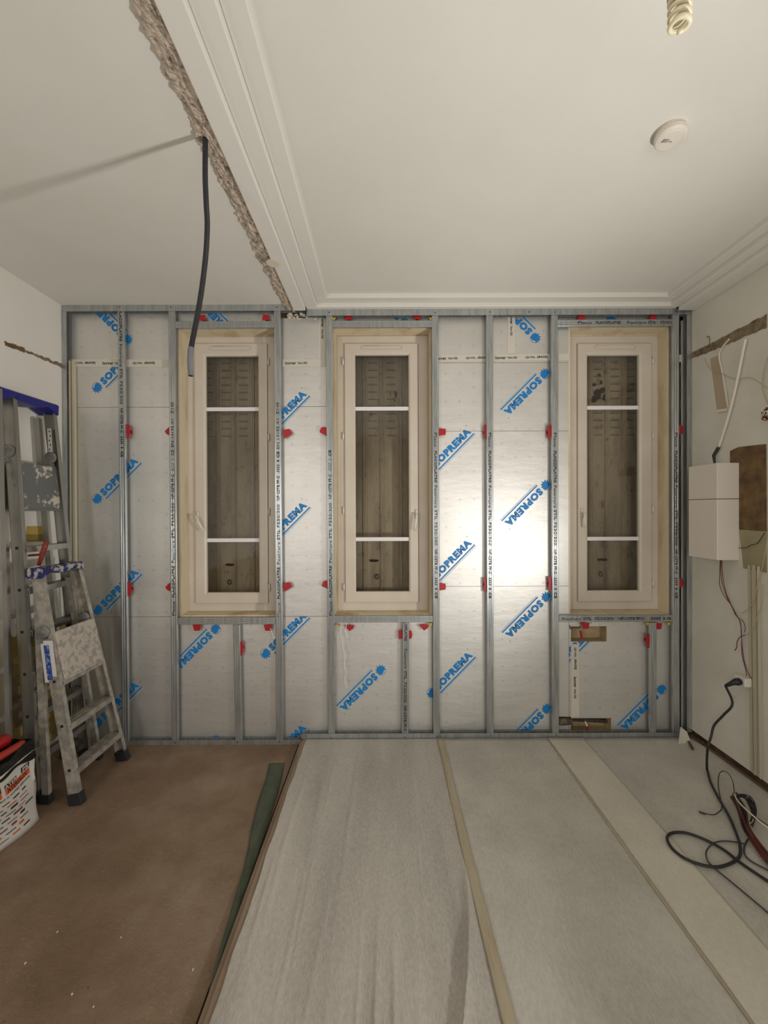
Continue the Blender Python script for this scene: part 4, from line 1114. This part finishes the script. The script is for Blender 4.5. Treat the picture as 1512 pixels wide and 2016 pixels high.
wire([(1391,664),(1395,662),(1397,672),(1394,683),(1389,684)], .0018, .008, 'wire_black', 'bent_wire_hook', 'short dark bent wire hook above the torn band on the right wall')
wire([(1387,705),(1392,718),(1406,731),(1422,736),(1440,744),(1455,746),(1475,743),(1490,750),(1511,764)], .0016, .010, 'wire_beige', 'loose_wire', 'thin loose grey-brown wire crossing the white tube on the right wall')
wire([(1512,702),(1504,730),(1501,755),(1504,775),(1512,795)], .003, .012, 'wire_beige', 'wire_loop', 'ochre wire loop at the photo edge on the right wall')
m = MB()
c = onX(1509, 815, XR-.02)
for k in range(9):
    a0 = random.uniform(0, 6.28); rx, rz = random.uniform(.012,.026), random.uniform(.014,.034)
    m.tube([c+Vector((random.uniform(-.008,.008), rx*math.cos(a0+t*.5), rz*math.sin(a0+t*.5))) for t in range(11)], .0026, 6, k % 3)
tag(m.build('wire_coil', [M['wire_brown'], M['wire_red'], M['whiteplastic']], smooth=True), 'tangled coil of brown, red and white wires hanging on the right wall', 'wire', kind='stuff')
flat_on_wall(XR, [(1438,888),(1455,880),(1509,874),(1510,1046),(1458,1043),(1438,1040)], 'brown_glue_patch', M['mortar'], wr, .003, -1)
flat_on_wall(XR, [(1456,1044),(1510,1046),(1510,1128),(1464,1119)], 'pale_patch', M['palepatch'], wr, .002, -1)

# white cable box: upper cover and lower cover, front face and near side
yn = onX(1456, 1000, XR).y; xf = yn*(1412-756)/F; yf_ = F*xf/(1355.5-756)
zt_ = onX(1456, 911, XR).z; zm = onX(1456, 982, XR).z; zb2 = onX(1456, 1103, XR).z
root = empty('cable_box', ((xf+XR)/2, (yn+yf_)/2, zb2), 'white plastic electrical box with a horizontal joint on the right wall', 'electrical box')
MB().box(xf, XR-.001, yn, yf_, zm+.0015, zt_).build('upper_cover', M['whiteplastic'], root, bevel=.003)
MB().box(xf, XR-.001, yn, yf_, zb2, zm-.0015).build('lower_cover', M['whiteplastic'], root, bevel=.003)
MB().box(xf+.003, XR-.001, yn+.003, yf_-.003, zm-.002, zm+.002).build('joint_gap', M['black'], root)

# trunking strips running down the wall
def strip_on_wall(px0, px1, y0, y1, bx0, bx1, off, label, mt):
    m = MB(); m.hexa([WX(px0,y0), WX(px1,y0), WX(px1,y0,off), WX(px0,y0,off), WX(bx0,y1), WX(bx1,y1), WX(bx1,y1,off), WX(bx0,y1,off)])
    return tag(m.build('cable_trunking', M[mt], bevel=.001), label, 'cable trunking')
M['trunk'] = mat('cream_trunking', (182,172,146), .5); M['trunkw'] = mat('pale_trunking', (204,194,168), .5)
strip_on_wall(1471.5,1477.5,1113,1518,1477,1482.5,.010,'leftmost cream cable trunking below the pale patch','trunk')
strip_on_wall(1479,1488,1113,1526,1484.5,1491,.010,'middle cream cable trunking below the pale patch','trunk')
strip_on_wall(1490,1496,1115,1534,1496,1501,.012,'bright rightmost cable trunking below the pale patch','trunkw')
wire([(1418,1102,.05),(1417,1130,.03),(1417,1152),(1425,1172),(1440,1192),(1452,1215),(1458,1226),(1459,1245),(1461,1270),(1465,1300),(1473,1325),(1480,1337)], .0018, .012, 'wire_brown', 'brown_wire', 'leftmost brown wire from the box bottom to the wall socket')
wire([(1421,1102,.05),(1423,1135,.03),(1429,1165),(1437,1185),(1449,1212),(1462,1222),(1467,1235),(1466,1245)], .0016, .014, 'wire_brown', 'brown_wire', 'right brown wire from the box bottom ending in the tangle')
wire([(1419.5,1102,.05),(1420,1138,.03),(1427,1165),(1434,1182),(1447,1206),(1456,1222),(1459,1238),(1460,1265),(1461,1290),(1468,1318),(1470,1330)], .0020, .016, 'wire_red', 'red_wire', 'dark red wire from the box bottom down to the wall socket')
wire([(1467,1250),(1456,1255),(1451,1265),(1450,1275),(1446,1281)], .0022, .018, 'wire_red', 'wire_stub', 'short twisted red wire end sticking out left')
wire([(1512,1040),(1510,1065),(1502,1110),(1492,1145),(1485,1180),(1472,1200),(1460,1208)], .0022, .020, 'wire_beige', 'beige_wire', 'beige wire crossing the trunking from the upper right')
wire([(1502,1150),(1501,1185),(1492,1210),(1484,1235),(1470,1250)], .0020, .022, 'wire_beige', 'beige_wire', 'lower beige wire crossing the trunking to the tangle')
wire([(1454,1079),(1470,1078),(1478,1073),(1490,1070),(1498,1060),(1505,1049)], .0018, .008, 'wire_black', 'dark_wire', 'dark thin wire on the pale patch right of the box')

# wall socket, plug and black cable
c = onX(1471, 1342, XR)
root = empty('wall_socket', c, 'white socket outlet on the lower right wall holding a black plug', 'socket')
m = MB(); m.box(XR-.045, XR-.001, c.y-.035, c.y+.035, c.z-.018, c.z+.030); m.build('socket_box', M['whiteplastic'], root, bevel=.004)
ps = Vector((XR-.046, c.y-.004, c.z+.004))
root = empty('extension_cable', onZ(1391,1500,ZR+.01), 'thick black power cable from the wall socket coiling on the felt', 'cable')
zc = ZR+.018
tip = Vector((XR-.115, c.y+.012, c.z-.03))
fl_pts = [onZ(px, py, zc) for px, py in ((1392,1515),(1399,1540),(1414,1570),(1434,1605),(1449,1640),(1457,1665),(1456,1685),(1444,1697),(1420,1706),(1398,1706),(1372,1700),(1345,1688),(1325,1672),(1314,1655),(1316,1644),(1330,1639),(1355,1641),(1390,1654),(1425,1673),(1460,1700),(1512,1735),(1560,1765))]
P = smoothpath([tip, onX(1442,1385,XR-.14), onX(1424,1408,XR-.17), onX(1406,1428,XR-.20), onX(1400,1450,XR-.22), onX(1393,1475,XR-.25)] + fl_pts, 8)
for p in P: p.z = max(p.z, ZR+.0175)
MB().tube(P, .0062, 10).build('cable', M['wire_black'], root, smooth=True)
MB().tube([ps, ps+Vector((-.02,0,-.004)), (ps+tip)/2+Vector((0,0,.004)), tip], [.019,.020,.013,.008], 14).build('plug', M['wire_black'], root, smooth=True)
def fwire(pix, r, mt, name, label, z=ZR+.015, n=6, cat='wire'):
    P = smoothpath([onZ(p[0], p[1], z+(p[2] if len(p) > 2 else 0)) for p in pix], n)
    for p in P: p.z = max(p.z, ZR+.0105+r)
    return tag(MB().tube(P, r, 6).build(name, M[mt], smooth=True), label, cat)
fwire([(1470,1662),(1450,1658),(1425,1656),(1405,1660),(1391,1675),(1392,1692),(1403,1706),(1416,1717),(1450,1745),(1512,1797),(1560,1840)], .0032, 'wire_grey', 'thin_grey_cable', 'thinner grey cable making the small inner loop on the felt', cat='cable')
fwire([(1476,1648),(1467,1662),(1465,1678),(1472,1690),(1490,1702),(1530,1722)], .0036, 'wire_grey', 'thin_grey_cable', 'grey cable bending away at the photo edge under the wire bundle', cat='cable')
# bundle of wires on the floor
m = MB()
for k in range(16):
    o = k*1.1; m.tube(smoothpath([onZ(1438+o*.9+random.uniform(-2,2), 1563+random.uniform(-3,6), ZR+.035+random.uniform(0,.02)), onZ(1450+o+random.uniform(-2,2), 1592, ZR+.045+random.uniform(0,.02)), onZ(1462+o*.8, 1630+random.uniform(-3,3), ZR+.03+random.uniform(0,.012)), onZ(1482+o, 1662, ZR+.022+random.uniform(0,.01)), onZ(1512+o, 1700+random.uniform(-5,5), ZR+.02), onZ(1560+o, 1745, ZR+.02)], 5), .0026, 6, k % 3)
tag(m.build('wire_bundle', [M['wire_brown'], M['wire_red'], M['wire_black']], smooth=True), 'thick bundle of brown and red wires on the floor by the right wall', 'wire bundle', kind='stuff')
m = MB()
for k in range(14):
    m.tube(smoothpath([onZ(1450+k*.8, 1566+random.uniform(-3,3), ZR+.03+random.uniform(0,.03)), onZ(1466+k, 1572+random.uniform(-4,4), ZR+.06+random.uniform(0,.02)), onZ(1480+k*.7, 1595+random.uniform(-4,6), ZR+.05), onZ(1477+k*.4, 1622+random.uniform(-4,6), ZR+.03)], 5), .0024, 6)
tag(m.build('cable_tangle', M['wire_black'], smooth=True), 'dark tangle of thin black cables beside the wire bundle', 'cable tangle', kind='stuff')
fwire([(1512,1625,.03),(1490,1610,.04),(1465,1590,.06),(1452,1575,.06),(1446,1560,.06),(1443,1540,.05),(1436,1525,.04),(1425,1518,.03),(1416,1524,.02),(1414,1545,.01),(1418,1570),(1421,1590),(1416,1598),(1405,1604),(1390,1602),(1376,1597)], .0022, 'wire_black', 'arched_wire', 'thin dark wire arching up from the tangle and ending on the felt')
fwire([(1560,1655,.02),(1512,1630,.03),(1485,1608,.06),(1465,1590,.07),(1452,1576,.07),(1446,1564,.07)], .0036, 'trunkw', 'white_cable', 'thick cream cable crossing over the dark tangle', cat='cable')
fwire([(1483,1612,.03),(1480,1619,.02),(1468,1622,.02),(1452,1620,.01)], .0024, 'wire_beige', 'beige_wire_end', 'short beige wire loop over the wire bundle')
fwire([(1376,1597),(1380,1601),(1390,1603)], .0022, 'wire_black', 'wire_offcut', 'small doubled wire end lying left of the tangle')
